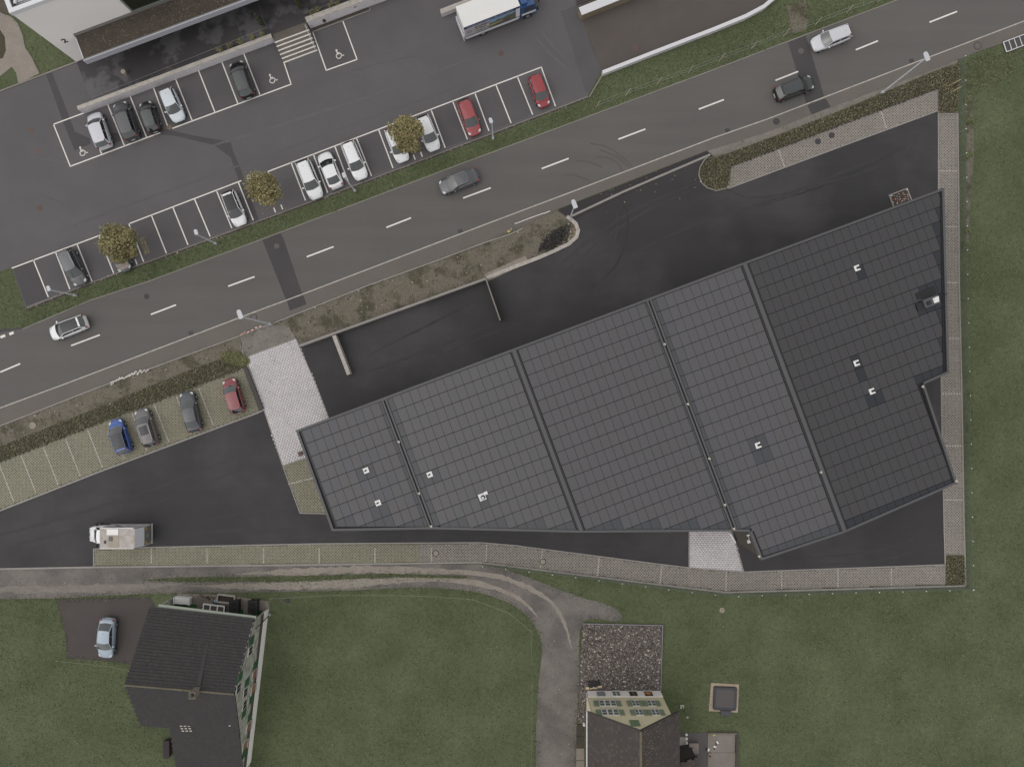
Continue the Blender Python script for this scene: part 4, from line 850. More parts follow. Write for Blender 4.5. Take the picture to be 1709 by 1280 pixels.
roof_plane([nE, nW, rW, rE], 24, 40, [TILE, TILEB], ha); roof_plane([mW, mE, rE, rW], 18, 38, [TILE, TILEB], ha); roof_plane([sW, sE, mE, m2], 24, 26, [TILE, TILEB], ha)
mb = MB(); mb.tube(rW+Vector((0, 0, .06)), rE+Vector((0, 0, .06)), .1, .1, 6); mb.build('ridge_tiles', LICHEN, ha)
def hwall(parent, A, B, za, zb, mat, zm=None, z0=0.):  # vertical wall polygon with optional apex
    A, B = Vector(A), Vector(B); mb = MB(); pts = [(A.x, A.y, z0), (B.x, B.y, z0), (B.x, B.y, zb)]
    if zm: pts.append((zm[0].x, zm[0].y, zm[1]))
    pts.append((A.x, A.y, za)); mb.slab(pts, .3); d = (B-A).normalized(); return mb
STONEW = M('stone_render', (170, 172, 162), .95, var=.06, scale=1.2, fine=.08, fscale=4, col2=(138, 134, 126), c2scale=1.5)
def vwall(parent, pts, mat, name='wall'):
    mb = MB(); mb.face(pts); o = mb.build(name, mat, parent); s_ = o.modifiers.new('s', 'SOLIDIFY'); s_.thickness = .2; s_.offset = 0; return o
ins = lambda p, dx, dy: Vector((p.x+dx, p.y+dy, 0))
eN, eR, eM, eS = ins(nE, -.15, -.35), ins(rE, -.15, 0), ins(mE, -.15, 0), ins(sE, -.15, 0)
wN, wR, wM = ins(nW, .4, -.35), ins(rW, .4, 0), ins(mW, .4, 0)
z_ = lambda p, z: (p.x, p.y, z)
vwall(ha, [z_(eS, 0), z_(eN, 0), z_(eN, 4.6), z_(eR, 8.25), z_(eM, 5.45), z_(eS, 1.8)], STONEW)
wN2, eN2 = ins(nW, .4, -1.45), ins(nE, -.35, -1.45); vwall(ha, [z_(wN2, 0), z_(eN2, 0), z_(eN2, 5.1), z_(wN2, 5.1)], STONEW)
vwall(ha, [z_(wM, 0), z_(wN, 0), z_(wN, 4.6), z_(wR, 8.25), z_(wM, 5.45)], STONEW)
vwall(ha, [z_(wM, 0), z_(ins(m2, .3, 0), 0), z_(ins(m2, .3, 0), 5.4), z_(wM, 5.4)], STONEW); vwall(ha, [z_(ins(m2, .3, 0), 0), z_(ins(sW, .3, 0), 0), z_(ins(sW, .3, 0), 1.8), z_(ins(m2, .3, 0), 5.4)], STONEW)
de = (eS-eN).normalized(); ne = Vector((-de.y, de.x, 0)); ne = ne if ne.x > 0 else -ne
def eband(z0, z1, off, mat, name, a=0., b=1., th=.08):
    A, B = eN.lerp(eS, a)+ne*(.1+off), eN.lerp(eS, b)+ne*(.1+off); mb = MB(); q = [A, B, B+ne*th, A+ne*th]; mb.prism([(p.x, p.y) for p in q], z0, z1); return mb.build(name, mat, ha)
eband(0, 1.45, 0, WALLW, 'white_plinth', 0, .93, .06); eband(1.45, 2.35, 0, M('dark_timber_band', (84, 76, 68), .9, var=.15, fine=.15), 'timber_band', 0, .97, .035)
BRN = M('brown_board', (136, 98, 70), .8, var=.1, fine=.1)
def ewin(px, py, w_, h, mat, name, z_off=0.):
    p = on_wall(px, py, eN, eS, .12) ; A = p-de*w_/2; mb = MB(); q = [p-de*w_/2, p+de*w_/2, p+de*w_/2+ne*.06, p-de*w_/2+ne*.06]
    mb.prism([(a.x, a.y) for a in q], max(.1, p.z-h/2), p.z+h/2); return mb.build(name, mat, ha), p
def ewindow(px, py, w_=.95, h=1.25, shutter=None, brown=False):
    o, p = ewin(px, py, w_, h, WHITE, 'window')
    mb = MB()
    for s_ in (-1, 1):
        c = p+de*s_*w_*.24+ne*.07; q = [c-de*w_*.2, c+de*w_*.2, c+de*w_*.2+ne*.02, c-de*w_*.2+ne*.02]; mb.prism([(a.x, a.y) for a in q], max(.2, p.z-h*.4), p.z+h*.4)
    mb.build('pane', BRN if brown else GLASSD, o)
    mb = MB(); c = p+ne*.1; q = [c-de*(w_/2+.08), c+de*(w_/2+.08), c+de*(w_/2+.08)+ne*.1, c-de*(w_/2+.08)+ne*.1]; mb.prism([(a.x, a.y) for a in q], p.z-h/2-.08, p.z-h/2); mb.build('sill', CONCTOP, o)
for px, py, br in ((415.5, 1085, 0), (422, 1125, 1), (395.5, 1148, 0), (407, 1155, 0), (420, 1150, 1), (406, 1175, 0), (412.5, 1212, 1), (406, 1244, 1)): ewindow(px, py, brown=bool(br))
for px, py in ((417.8, 1069), (424, 1109), (398.5, 1129), (410, 1138), (417.5, 1166), (404.5, 1190), (414.8, 1196), (405.5, 1257)): ewin(px, py, .85, 1.3, GREENS, 'shutter')
mb = MB(); a, b = nW+Vector((.9, -.1, -.12)), nE+Vector((.1, -.1, -.12)); dg_ = (b-a).normalized(); pn = Vector((-dg_.y, dg_.x, 0)); q = [a, b, b+pn*.34, a+pn*.34]; mb.prism([(p.x, p.y) for p in q], 4.3, 4.42); mb.build('gutter', plain('pale_green_gutter', (140, 146, 136), .6), ha)
mb = MB(); g0 = GP(451, 1025); g1 = at(423.5, 1051, 4.9); mb.tube((g0.x, g0.y, 0), (g0.x+.05, g0.y, 4.9), .06, .05, 8); mb.build('downpipe', STEEL_D, ha)
mb = MB(); mb.tube((g0.x, g0.y, 0), (g0.x, g0.y, .5), .11, .11, 8); mb.build('pipe_shoe', GALV, ha)
cp = rW.lerp(rE, .66); mb = MB(); mb.box((cp.x, cp.y, 8.55), (.6, .7, 1.6)); ch_ = mb.build('chimney', M('chimney_render', (120, 114, 104), .9, var=.15, fine=.15), ha)
mb = MB(); mb.box((cp.x, cp.y, 9.44), (.7, .8, .1)); mb.build('chimney_cap', LICHEN, ch_); mb = MB(); mb.tube((cp.x, cp.y, 9.49), (cp.x, cp.y, 9.7), .2, .17, 10); mb.build('flue_pot', BLACKP, ch_)
mb = MB(); sl_ = (rE-nE); a = cp+Vector((.1, .45, -.1)); b = a+Vector((0, 3.6, -2.2)); mb.slab([a+Vector((-.28, 0, 0)), a+Vector((.24, 0, 0)), b+Vector((.12, 0, 0)), b+Vector((-.12, 0, 0))], .03); mb.build('worn_tile_streak', M('worn_streak', (56, 54, 54), .8, var=.1, fine=.2), ha)
pp = at(309, 1211, 5.85); mb = MB()
for k in range(9): mb.box((pp.x+((k % 3)-1)*.42+.1*(k//3), pp.y-(k//3)*.26, 5.9), (.26, .12, .05), 0)
o = mb.build('pale_vent_tiles', ST1, ha); o.location.z = -.02
pp = at(384, 1209, 6.1); mb = MB(); mb.tube((pp.x, pp.y, 5.3), (pp.x, pp.y, 6.2), .12, .12, 8); mb.build('vent_pipe', WHITEM, ha)
# yard things north of the stone house
sheet('patio', [(296, 990), (345, 991), (392, 995), (448, 1003), (450, 1028), (290, 1022)], .03, M('old_patio', (136, 126, 118), .95, var=.1, scale=1, fine=.14))
mb = MB()
for x, y in ((285+15, 1010), (318, 1012), (396, 1020), (428, 1022)): p = at(x, y); mb.box((p.x, p.y, .045), (1.4, .5, .03))
mb.build('artificial_turf_strips', plain('turf_green', (40, 92, 52), .9), label='strips of bright green artificial turf on the patio behind the stone house', cat='turf mat')
def bin_(px, py, lab, rz=0.):
    g = at(px, py); t = empty('wheelie_bin', (g.x, g.y, .03), lab, 'bin', None, rz); mb = MB()
    a = [(-.36, -.42), (.36, -.42), (.36, .42), (-.36, .42)]; mb.grid([[(x*.85, y*.85, .05) for x, y in a], [(x, y, 1.05) for x, y in a]], close=True); mb.face([(x*.85, y*.85, .05) for x, y in a][::-1]); mb.face([(x, y, 1.05) for x, y in a]); mb.build('bin_body', BLACKP, t)
    mb = MB(); mb.slab([(-.4, -.46, 1.1), (.4, -.46, 1.1), (.4, .46, 1.16), (-.4, .46, 1.16)], .05); mb.build('lid', plain('bin_lid', (40, 40, 41), .45), t)
    for s_ in (-1, 1): mb = MB(); mb.tube((s_*.3, .45, .12), (s_*.38, .45, .12), .12, .12, 10); mb.build('wheel', BLACKP, t)
    mb = MB(); mb.tube((-.3, .5, 1.08), (.3, .5, 1.08), .025, .025, 6); mb.build('handle', BLACKP, t)
for px, lab in ((396, 'black wheelie bin nearer the pile of boards behind the stone house'), (427, 'black wheelie bin nearest the house corner and downpipe')):
    g = at(px, 1008); t = empty('container_bin', (g.x, g.y, .03), lab, 'bin'); mb = MB(); mb.grid([[(x*.45, y*.62, .06) for x, y in ((-1, -1), (1, -1), (1, 1), (-1, 1))], [(x*.52, y*.72, 1.0) for x, y in ((-1, -1), (1, -1), (1, 1), (-1, 1))]], close=True); mb.build('bin_body', BLACKP, t)
    mb = MB(); mb.box((0, 0, 1.03), (1.08, 1.48, .07)); mb.build('lid', plain('bin_lid', (40, 40, 41), .45), t)
    for sy in (-.35, .35): mb = MB(); mb.box((0, sy, 1.08), (.6, .4, .04)); mb.build('lid_recess', plain('bin_recess', (18, 18, 19), .6), t)
    for s_ in (-1, 1): mb = MB(); mb.tube((s_*.35, .62, .1), (s_*.45, .62, .1), .1, .1, 10); mb.build('wheel', BLACKP, t)
g = at(308, 1000); t = empty('storage_box', (g.x, g.y, .03), 'white open topped storage box on the patio behind the stone house', 'box', None, -.08)
mb = MB(); mb.box((0, 0, .3), (1.7, .75, .6)); mb.build('box_body', WHITEM, t); mb = MB(); mb.slab([(-.86, -.36, .6), (.86, -.36, .6), (.86, .42, .72), (-.86, .42, .72)], .04); mb.build('lid', WHITE, t)
for s_ in (-1, 1): mb = MB(); mb.box((s_*.9, 0, .45), (.08, .8, .7)); mb.build('side_panel', WHITEM, t)
g = at(344, 1003); t = empty('timber_crate', (g.x, g.y, .03), 'slatted brown timber compost box on the patio behind the stone house', 'crate', None, -.5)
for k in range(5): mb = MB(); mb.box((0, -.4+k*.2, .62), (1.9, .17, .05)); mb.build('slat', WOODG, t)
mb = MB(); mb.box((0, 0, .3), (1.8, .9, .58)); mb.build('box_body', WOODG, t)
g = at(361, 1013); t = empty('greenhouse_frame', (g.x, g.y, .03), 'white framed cold frame with three glass lights against the stone house', 'cold frame', None, -.12)
mb = MB()
for x in (-1.2, -.42, .42, 1.2): mb.box((x, 0, .7), (.12, 1.0, .1))
for y in (-.46, .46): mb.box((0, y, .702), (2.5, .12, .1))
mb.build('frame', WHITE, t); mb = MB(); mb.box((0, 0, .35), (2.3, .86, .6)); mb.build('box_body', WOODG, t)
for x in (-.81, 0, .81): mb = MB(); mb.box((x, 0, .69), (.62, .8, .02)); mb.build('pane', plain('brown_glass', (86, 80, 76), .2), t)
g = at(379, 998); t = empty('sandpit', (g.x, g.y, .03), 'pale framed empty raised bed next to the black bins', 'raised bed', None, -.12)
mb = MB(); mb.box((0, .42, .2), (2.0, .1, .4)); mb.box((0, -.42, .2), (2.0, .1, .4)); mb.box((-.98, 0, .201), (.1, .74, .4)); mb.box((.98, 0, .201), (.1, .74, .4)); mb.build('frame', CONCTOP, t); mb = MB(); mb.box((0, 0, .1), (1.86, .74, .1)); mb.build('soil_fill', SOIL, t)
mb = MB(); p = at(362, 1001); mb.box((p.x, p.y, .2), (.45, .35, .3), .3); mb.tube((p.x, p.y, .35), (p.x, p.y, .42), .12, .1, 8); mb.build('watering_can', plain('pale_blue', (122, 150, 158), .5), label='small pale blue can among clutter behind the stone house', cat='watering can')
mb = MB()
for k in range(26): p = at(350+random.uniform(-6, 18), 997+random.uniform(-2, 3)); mb.box((p.x, p.y, .1), (random.uniform(.1, .35), random.uniform(.1, .2), .12), random.uniform(0, 3), mi=random.randint(0, 2))
mb.build('rubble', [ST2, WOODG, ST4], kind='stuff')
mb = MB(); p = at(279, 1245); mb.box((p.x+.25, p.y, .35), (.6, 1.9, .7)); mb.box((p.x+.25, p.y, .74), (.7, 2.0, .08)); mb.build('shed_lean_to', M('maroon_board', (56, 46, 48), .8), label='low maroon lean-to against the west side of the stone house', cat='shed')

# ------------------------------------------------------------------ yellow house, lower right
hb = empty('yellow_house', (0, 0, 0), 'yellow gabled house with green shutters and brown tiled roof at the bottom edge', 'house')
YEL = M('cream_render', (214, 205, 174), .9, var=.02, scale=.5, fine=.04)
fy = 1152; yS = 1420; rN, rS = GP(1044, fy-1, 9.7), GP(1044, yS, 9.7); ewN, ewS = GP(972.5, fy-1, 5.5), GP(972.5, yS, 5.5); eeN, eeS = GP(1114, fy-1, 5.5), GP(1114, yS, 5.5)
roof_plane([ewS, ewN, rN, rS], 22, 64, [TILE2, TILE2B], hb); roof_plane([eeN, eeS, rS, rN], 22, 64, [TILE2, TILE2B], hb)
mb = MB(); mb.tube(rN+Vector((0, 0, .08)), rS+Vector((0, 0, .08)), .14, .14, 6); mb.build('ridge_tiles', LICHEN, hb)
mb = MB()
for k in range(240): d_ = abs(random.gauss(0, 1.1)); p = rN.lerp(eeN, min(.8, d_/5))+Vector((0, -random.uniform(0, 12), .1)); mb.box(p, (.12, .1, .03), random.uniform(0, 3))
mb.build('lichen_spots', LICHEN, hb, kind='stuff')
for a, b in ((rN, ewN), (rN, eeN)):
    mb = MB(); mb.tube(a+Vector((0, .06, .04)), b+Vector((0, .06, .04)), .09, .09, 5); mb.build('verge_board', STEEL_D, hb)
fW, fE = GP(980, fy), GP(1101, fy); fM = GP(1044, fy); zb = lambda x: 5.5+4.2*(1-abs(x-1044)/71)-.12
XW, XE, YS_ = fW.x, fE.x, GP(0, yS).y
vwall(hb, [(XW, fW.y-.1, 0), (XE, fW.y-.1, 0), (XE, fW.y-.1, zb(1101)), (fM.x, fW.y-.1, zb(1044)), (XW, fW.y-.1, zb(980))], YEL)
for X_, z1 in ((XW, zb(980)), (XE, zb(1101))): vwall(hb, [(X_, fW.y-.2, 0), (X_, YS_, 0), (X_, YS_, z1), (X_, fW.y-.2, z1)], YEL)
mb = MB(); mb.box(((XW+XE)/2, fW.y+.02, .85), (XE-XW+.06, .06, 1.7)); mb.build('white_base', WALLW, hb)
def fwin(gx0, gx1, z0, z1, shut=True, panes=2, mat=None, frame=WHITE):
    a, b = GP(gx0, fy).x, GP(gx1, fy).x; y = fW.y+.06; mb = MB(); mb.box(((a+b)/2, y, (z0+z1)/2), (b-a, .06, z1-z0)); o = mb.build('window', frame, hb)
    w_ = (b-a)/panes
    for k in range(panes):
        for zz in (0, 1): mb = MB(); h_ = (z1-z0)/2; mb.box((a+w_*(k+.5), y+.04, z0+h_*(zz+.5)), (w_*.76, .02, h_*.8)); mb.build('pane', mat or GLASSG, o)
    mb = MB(); mb.box(((a+b)/2, y+.06, z0-.05), (b-a+.1, .16, .08)); mb.build('sill', CONCTOP, o)
def fshut(gx0, gx1, z0, z1, mat=GREENG):
    a, b = GP(gx0, fy).x, GP(gx1, fy).x; y = fW.y+.08; mb = MB(); mb.box(((a+b)/2, y, (z0+z1)/2), (b-a, .05, z1-z0)); o = mb.build('shutter', mat, hb)
    mb = MB(); n = 7
    for k in range(n): mb.box(((a+b)/2, y+.03, z0+(z1-z0)*(k+.5)/n), (b-a-.08, .02, (z1-z0)/n*.55))
    mb.build('louvres', mat, o)
fshut(994.5, 1008, .45, 1.6, plain('grey_shutter', (132, 132, 134), .7)); BRG = plain('brown_window', (96, 84, 74), .3)
for a, b in ((1020, 1033), (1048, 1061), (1073, 1086)): fwin(a, b, .45, 1.55, panes=2, mat=GLASSD if a > 1022 else GLASSG, frame=WHITE if a < 1030 else plain('pale_brown_frame', (128, 112, 98), .6))
mb = MB(); mb.box((GP(1079, fy).x, fW.y+.14, 1.0), (.6, .04, .35)); mb.build('orange_poster', plain('orange', (196, 128, 66), .6), hb)
for z0, z1 in ((2.75, 4.05), (4.95, 6.2)):
    fwin(994, 1021, z0, z1, panes=3); fshut(985.5, 993.5, z0, z1); fshut(1021.5, 1029, z0, z1)
    fwin(1046.5, 1058, z0, z1); fwin(1071.5, 1084, z0, z1); fshut(1039, 1046, z0, z1); fshut(1058.5, 1064.5, z0, z1); fshut(1065, 1071, z0, z1); fshut(1084.5, 1091.5, z0, z1)
fshut(1032.5, 1039.5, 7.35, 8.6, M('green_shutter_pale', (112, 130, 104), .7)); fshut(1039.8, 1046.8, 7.35, 8.6, M('green_shutter_pale', (112, 130, 104), .7))
mb = MB(); mb.tube((ewN.x-.06, ewN.y, 5.4), (ewS.x-.06, ewS.y, 5.4), .09, .09, 8); mb.build('gutter', WHITEM, hb); mb = MB(); mb.tube((XW-.12, fW.y-.2, 0), (XW-.12, fW.y-.2, 5.4), .06, .06, 8); mb.build('downpipe', WHITEM, hb)
mb = MB(); mb.tube((eeN.x+.06, eeN.y, 5.4), (eeS.x+.06, eeS.y, 5.4), .08, .08, 8); mb.build('gutter', STEEL_D, hb)
# annex roof on the east side
q = [GP(1161, 1238.5+8, 3.1), GP(1161, 1420, 3.1), GP(1101, 1420, 5.0), GP(1101, 1271, 5.0)]
q = [at(1165, 1262, 3.0), at(1165, 1262, 3.0)+Vector((0, -12, 0)), at(1131, 1276, 4.1)+Vector((-1.4, -11, .5)), at(1131, 1276, 4.1)+Vector((-1.4, 0, .5))]
roof_plane(q, 9, 40, [TILE2, TILE2B], hb)
vwall(hb, [(q[0].x-.2, q[0].y-.2, 0), (q[3].x, q[3].y-.2, 0), (q[3].x, q[3].y-.2, 4.4), (q[0].x-.2, q[0].y-.2, 2.9)], STEEL_D)
# pebble covered forecourt slab
t = empty('pebble_court', (0, 0, 0), 'square speckled pebble covered slab in front of the yellow house', 'gravel slab')
mb = MB(); q = P([(972, 1040), (1105, 1043), (1101, 1152), (979, 1152), (978, 1207), (963, 1205), (967, 1150)]); mb.prism([(p.x, p.y) for p in q], 0, .16); mb.build('slab_bed', M('pebble_bed', (92, 84, 80), .95, var=.15, fine=.3, fscale=7), t)
X, Y = sample([(972, 1041), (1104, 1044), (1100, 1151), (979, 1151), (977, 1205), (964, 1204), (968, 1150)], 95)
stones('pebbles', X, Y, .16, .135, [ST1, ST2, ST3, plain('stone_dull', (90, 83, 80), .9)], t, weights=[.12, .36, .3, .22])
mb = MB(); ribbon(mb, [(972, 1039.5), (1105.5, 1042.5), (1102, 1152)], .07, 0, .24); mb.build('edge_strip', plain('violet_grey_metal', (138, 134, 142), .4), t)
mb = MB(); p = at(980, 1146.5); mb.box((p.x, p.y, .22), (.35, .25, .1)); p = at(1001, 1144); mb.box((p.x, p.y, .22), (.45, .2, .1)); p = at(990, 1147); mb.box((p.x, p.y, .2), (.9, .1, .06), .1); mb.build('timber_offcuts', plain('pale_timber', (200, 182, 146), .8), label='pale timber offcuts lying on the pebble slab by the house wall', cat='timber')
mb = MB(); p = at(991, 1139); mb.box((p.x, p.y, .21), (1.4, .7, .05), .1); mb.box((p.x+.1, p.y+.05, .25), (.9, .5, .04), .2); mb.build('rubber_mat', plain('rubber_black', (44, 42, 42), .9), label='black mat on the pebble slab near the house wall', cat='mat')
pv = empty('side_path', (0, 0, 0), 'pale slab path along the west wall of the yellow house', 'path')
for k in range(7):
    mb = MB(); q = P([(962.5-k*.3, 1208+k*20), (975, 1208+k*20), (975, 1227+k*20), (962-k*.3, 1227+k*20)]); mb.prism([(p.x, p.y) for p in q], 0, .07+random.uniform(0, .03)); mb.build('slab', PATIO if k > 1 else M('dark_drip_gravel', (0, 0, 0)), pv)
mb = MB(); p = at(975, 1209, .5); mb.tube((p.x, p.y, 0), (p.x, p.y, .6), .16, .16, 10); mb.tube((p.x, p.y, .6), (p.x, p.y, .8), .16, .04, 10); mb.build('white_canister', WHITE, label='small white canister beside the west wall of the yellow house', cat='canister')
# patio east of the yellow house
sheet('patio_asphalt', [(1148, 1222), (1182, 1222), (1182, 1420), (1120, 1420), (1120, 1225)], .03, M('patio_dark', (92, 88, 88), .9, var=.06, fine=.06))
pc = empty('concrete_patio', (0, 0, 0), 'pale concrete patio of large slabs with a dark timber border', 'patio')
for y0, y1 in ((1223, 1254.4), (1254.8, 1330)):
    mb = MB(); q = P([(1181, y0), (1227, y0+.4), (1226, y1+.3), (1180.5, y1)]); mb.prism([(p.x, p.y) for p in q], 0, .1); mb.build('slab', PATIO, pc)
mb = MB(); ribbon(mb, [(1180, 1221.5), (1229.5, 1222)], .14, 0, .32); mb.build('border_beam', WOODG, pc); mb = MB(); ribbon(mb, [(1229, 1222.5), (1227.5, 1330)], .2, 0, .36); mb.build('border_beam', M('dark_wood', (0, 0, 0)), pc)
pt = empty('patio_table', at(1155.5, 1243), 'weathered square patio table beside the yellow house', 'table'); mb = MB(); mb.box((0, 0, .72), (1.12, 1.15, .06)); mb.build('table_top', M('table_wood', (134, 122, 116), .8, var=.08, scale=3, fine=.08), pt)
for sx in (-1, 1):
    for sy in (-1, 1): mb = MB(); mb.box((sx*.46, sy*.48, .345), (.07, .07, .69)); mb.build('leg', WOODG, pt)
mb = MB(); q = P([(1134, 1229), (1147, 1229), (1148.5, 1250), (1134, 1250)]); mb.prism([(p.x, p.y) for p in q], 0, .12); mb.build('door_step', CONCTOP, label='pale concrete door step on the east side of the yellow house', cat='step')
for i, (x, y, m) in enumerate(((1144.5, 1223, WHITE), (1144.7, 1229.5, WHITE), (1145, 1237, WHITE))):
    mb = MB(); p = at(x, y); mb.tube((p.x, p.y, .05), (p.x, p.y, .4), .1, .14, 8); mb.build('flower_pot', m, label=['upper', 'middle', 'lower'][i]+' of the three small white pots beside the yellow house door', cat='pot', group='row of small white pots by the door')
for lab, x, y, c in (('white toy on the patio, uppermost of the scattered toys', 1196.5, 1237, WHITE), ('white and black toy in the middle of the scattered patio toys', 1192, 1244, WHITE), ('white toy on the left patio edge', 1181.7, 1249, WHITE), ('small yellowish pot lowest of the scattered patio toys', 1184.2, 1256.5, ST4)):
    t = empty('toy', at(x, y, 0, .1), lab, 'toy', None, random.uniform(0, 3)); mb = MB(); mb.box((0, 0, .08), (.3, .18, .16)); mb.build('toy_body', c, t); mb = MB(); mb.tube((-.12, .1, .08), (-.12, .28, .08), .1, .08, 8); mb.build('toy_wheel', BLACKP, t)
mb = MB(); a, b = at(1191, 1234, 0, .13), at(1193, 1239, 0, .13); mb.tube(a, b, .03, .03, 6); mb.tube(b, b+Vector((.12, -.05, 0)), .05, .03, 6); mb.build('garden_tool', ST4, label='tan wooden stick lying among the patio toys', cat='stick')
mb = MB(); p = at(1190.5, 1224); mb.box((p.x, p.y, .2), (.3, .18, .2), .4); mb.box((p.x+.05, p.y, .32), (.16, .12, .06), .4); mb.build('sponge_block', plain('yellowish', (182, 178, 110), .8), label='small yellow block at the upper edge of the concrete patio', cat='block')
mb = MB(); a, b = at(1220, 1256), at(1220, 1263); mb.tube((a.x, a.y, .13), (b.x, b.y, .13), .03, .03, 6); mb.tube((b.x-.12, b.y, .13), (b.x+.12, b.y, .13), .03, .03, 6); mb.build('yellow_broom', plain('broom_yellow', (170, 150, 70), .8), label='thin yellow handled broom lying on the concrete patio', cat='broom')
mb = MB(); p = at(1139, 1256); 
for k in range(3): mb.slab([(p.x-.3+k*.5, p.y+1.0, .8), (p.x-.05+k*.5, p.y+1.0, .8), (p.x+.3+k*.5, p.y-.6, .4), (p.x+.02+k*.5, p.y-.6, .4)], .05)
mb.box((p.x, p.y, .2), (1.3, 1.3, .3)); mb.build('covered_furniture', plain('green_black_cover', (34, 40, 32), .7), label='dark green covered garden furniture by the east wall of the yellow house', cat='furniture')
# ------------------------------------------------------------------ fences
def mesh_panel_mesh(L_, h=1.15):
    mb = MB(); n = int(L_/.1)
    for k in range(n+1): mb.tube((k*L_/n, 0, .05), (k*L_/n, 0, h), .009, .009, 3)
    for z in np.linspace(.08, h-.03, 7): mb.tube((0, .012, z), (L_, .012, z), .008, .008, 3); 
    return mb.mesh('mesh_panel', plain('mesh_green_grey', (104, 112, 104), .5))
def mesh_fence(pts, n, lab):
    q = [Vector((v.x, v.y, 0)) for v in P(pts)]; t = empty('mesh_fence', q[0], lab, 'fence'); mp = None
    tot = sum((b-a).length for a, b in zip(q[:-1], q[1:])); L_ = tot/n; pos = []
    d = 0; seg = 0; acc = 0
    for k in range(n+1):
        s = min(k*L_, tot-1e-4); a0 = 0
        for a, b in zip(q[:-1], q[1:]):
            l = (b-a).length
            if s <= a0+l+1e-6: pos.append(a.lerp(b, (s-a0)/l)); break
            a0 += l
    pm = MB(); pm.box((0, 0, .6), (.06, .06, 1.2)); pmesh = pm.mesh('post', plain('post_grey', (128, 134, 128), .5))
    cm = MB(); cm.box((0, 0, 1.215), (.09, .09, .03)); cmesh = cm.mesh('post_cap', WHITE); mp = mesh_panel_mesh(L_)
    for k, p in enumerate(pos):
        o = link('post', pmesh, t); o.location = p-q[0]; c = link('post_cap', cmesh, o)
        if k < len(pos)-1: d = pos[k+1]-p; m = link('mesh_panel', mp, t); m.location = p-q[0]; m.rotation_euler = (0, 0, math.atan2(d.y, d.x)); m.scale = (d.length/L_, 1, 1)
mesh_fence([(1600.5, 102), (1601, 191), (1602.5, 320), (1604, 471), (1608, 640), (1612, 870), (1614, 979)], 22, 'long grey green wire mesh fence along the east edge of the site')
mesh_fence([(1613, 979.5), (1400, 984.5), (1211, 990.5), (1100, 977.5), (960, 959), (806, 940.5)], 21, 'grey green wire mesh fence along the curved south edge of the site')
mb = MB(); st_m = None
WIREP = plain('wooden_stake', (176, 166, 150), .8)
for i, (x, y) in enumerate(((994, 181), (1044, 161), (1096, 142), (1148, 123), (1200, 103), (1253, 83), (1307, 62), (1360, 43), (1412, 23), (1465, 4))):
    if i == 0:
        m0 = MB(); m0.tube((0, 0, 0), (.42, .5, 1.0), .03, .025, 6); stm = m0.mesh('stake', WIREP)
    if i == 0: wf = empty('wire_fence', (0, 0, 0), 'low wire fence on thin leaning stakes in the grass beside the road', 'fence')
    o = link('stake', stm, wf); o.location = at(x, y)
    if i:
        a, b = at(x, y), at(*prev)
        for z in (.35, .8): mb = MB(); mb.tube(a+Vector((.42*z, .5*z, z)), b+Vector((.42*z, .5*z, z)), .008, .008, 3); mb.build('wire', GALV, wf)
    prev = (x, y)
wf = empty('wire_fence', (0, 0, 0), 'thin white wire pasture fence around the meadow east of the stone house', 'fence')
pts = [(452, 1024), (455, 996), (560, 990), (700, 991), (790, 997), (850, 1020), (886, 1050), (888, 1140), (886, 1290)]
for a, b in zip(pts[:-1], pts[1:]): mb = MB(); mb.tube(at(*a)+Vector((0, 0, .7)), at(*b)+Vector((0, 0, .7)), .012, .012, 3); mb.build('wire', plain('white_wire', (150, 152, 140), .6), wf)
m0 = MB(); m0.tube((0, 0, 0), (0, 0, .9), .03, .03, 6); stm = m0.mesh('stake', WIREP)
for p in pts[1:]: o = link('stake', stm, wf); o.location = at(*p)
wf = empty('wire_fence', (0, 0, 0), 'thin wire fence on short stakes west of the stone house', 'fence')
pts = [(94, 1104), (176, 1112), (214, 1120)]; m0 = MB(); m0.tube((0, 0, 0), (.5, .35, .7), .025, .02, 6); stm = m0.mesh('stake', WIREP)
for a, b in zip(pts[:-1], pts[1:]): mb = MB(); mb.tube(at(*a)+Vector((.4, .3, .6)), at(*b)+Vector((.4, .3, .6)), .01, .01, 3); mb.build('wire', plain('white_wire', (0, 0, 0)), wf)
for p in pts: o = link('stake', stm, wf); o.location = at(*p)
# barrier tapes and white posts
TR_, TW_ = plain('tape_red', (176, 96, 82), .6), plain('tape_white', (214, 208, 204), .6)
def tape(pts, lab, n, wob=.25):
    q = [at(*p) for p in pts]; t = empty('barrier_tape', (0, 0, 0), lab, 'barrier tape'); k = 0
    for a, b in zip(q[:-1], q[1:]):
        for i in range(n):
            p0, p1 = a.lerp(b, i/n), a.lerp(b, (i+1)/n); z = .12+.1*random.random(); mb = MB(); o_ = random.uniform(-wob, wob)*.3
            mb.slab([(p0.x, p0.y+o_, z), (p1.x, p1.y+o_*.5, z+.02), (p1.x+.02, p1.y+.11+o_*.5, z+.06), (p0.x, p0.y+.11+o_, z+.05)], .006); mb.build('tape_piece', TW_ if (k % 2 or 'white barrier' in lab[:24] or 'pale barrier' in lab) else TR_, t); k += 1
tape([(859, 375.5), (889, 364), (918, 354)], 'red and white barrier tape at the east end of the earth bank', 5, .05)
tape([(400, 560), (410, 556), (437, 546)], 'crumpled red and white barrier tape beside the lamp post near the pale ramp', 8, .5)
tape([(186, 640), (210, 629), (250, 616)], 'bundle of white barrier tape on the bank above the west parking bays', 12, 1.0)
tape([(186, 641), (214, 630), (238, 618)], 'second strand of pale barrier tape twisted on the bank above the west parking bays', 9, .7)
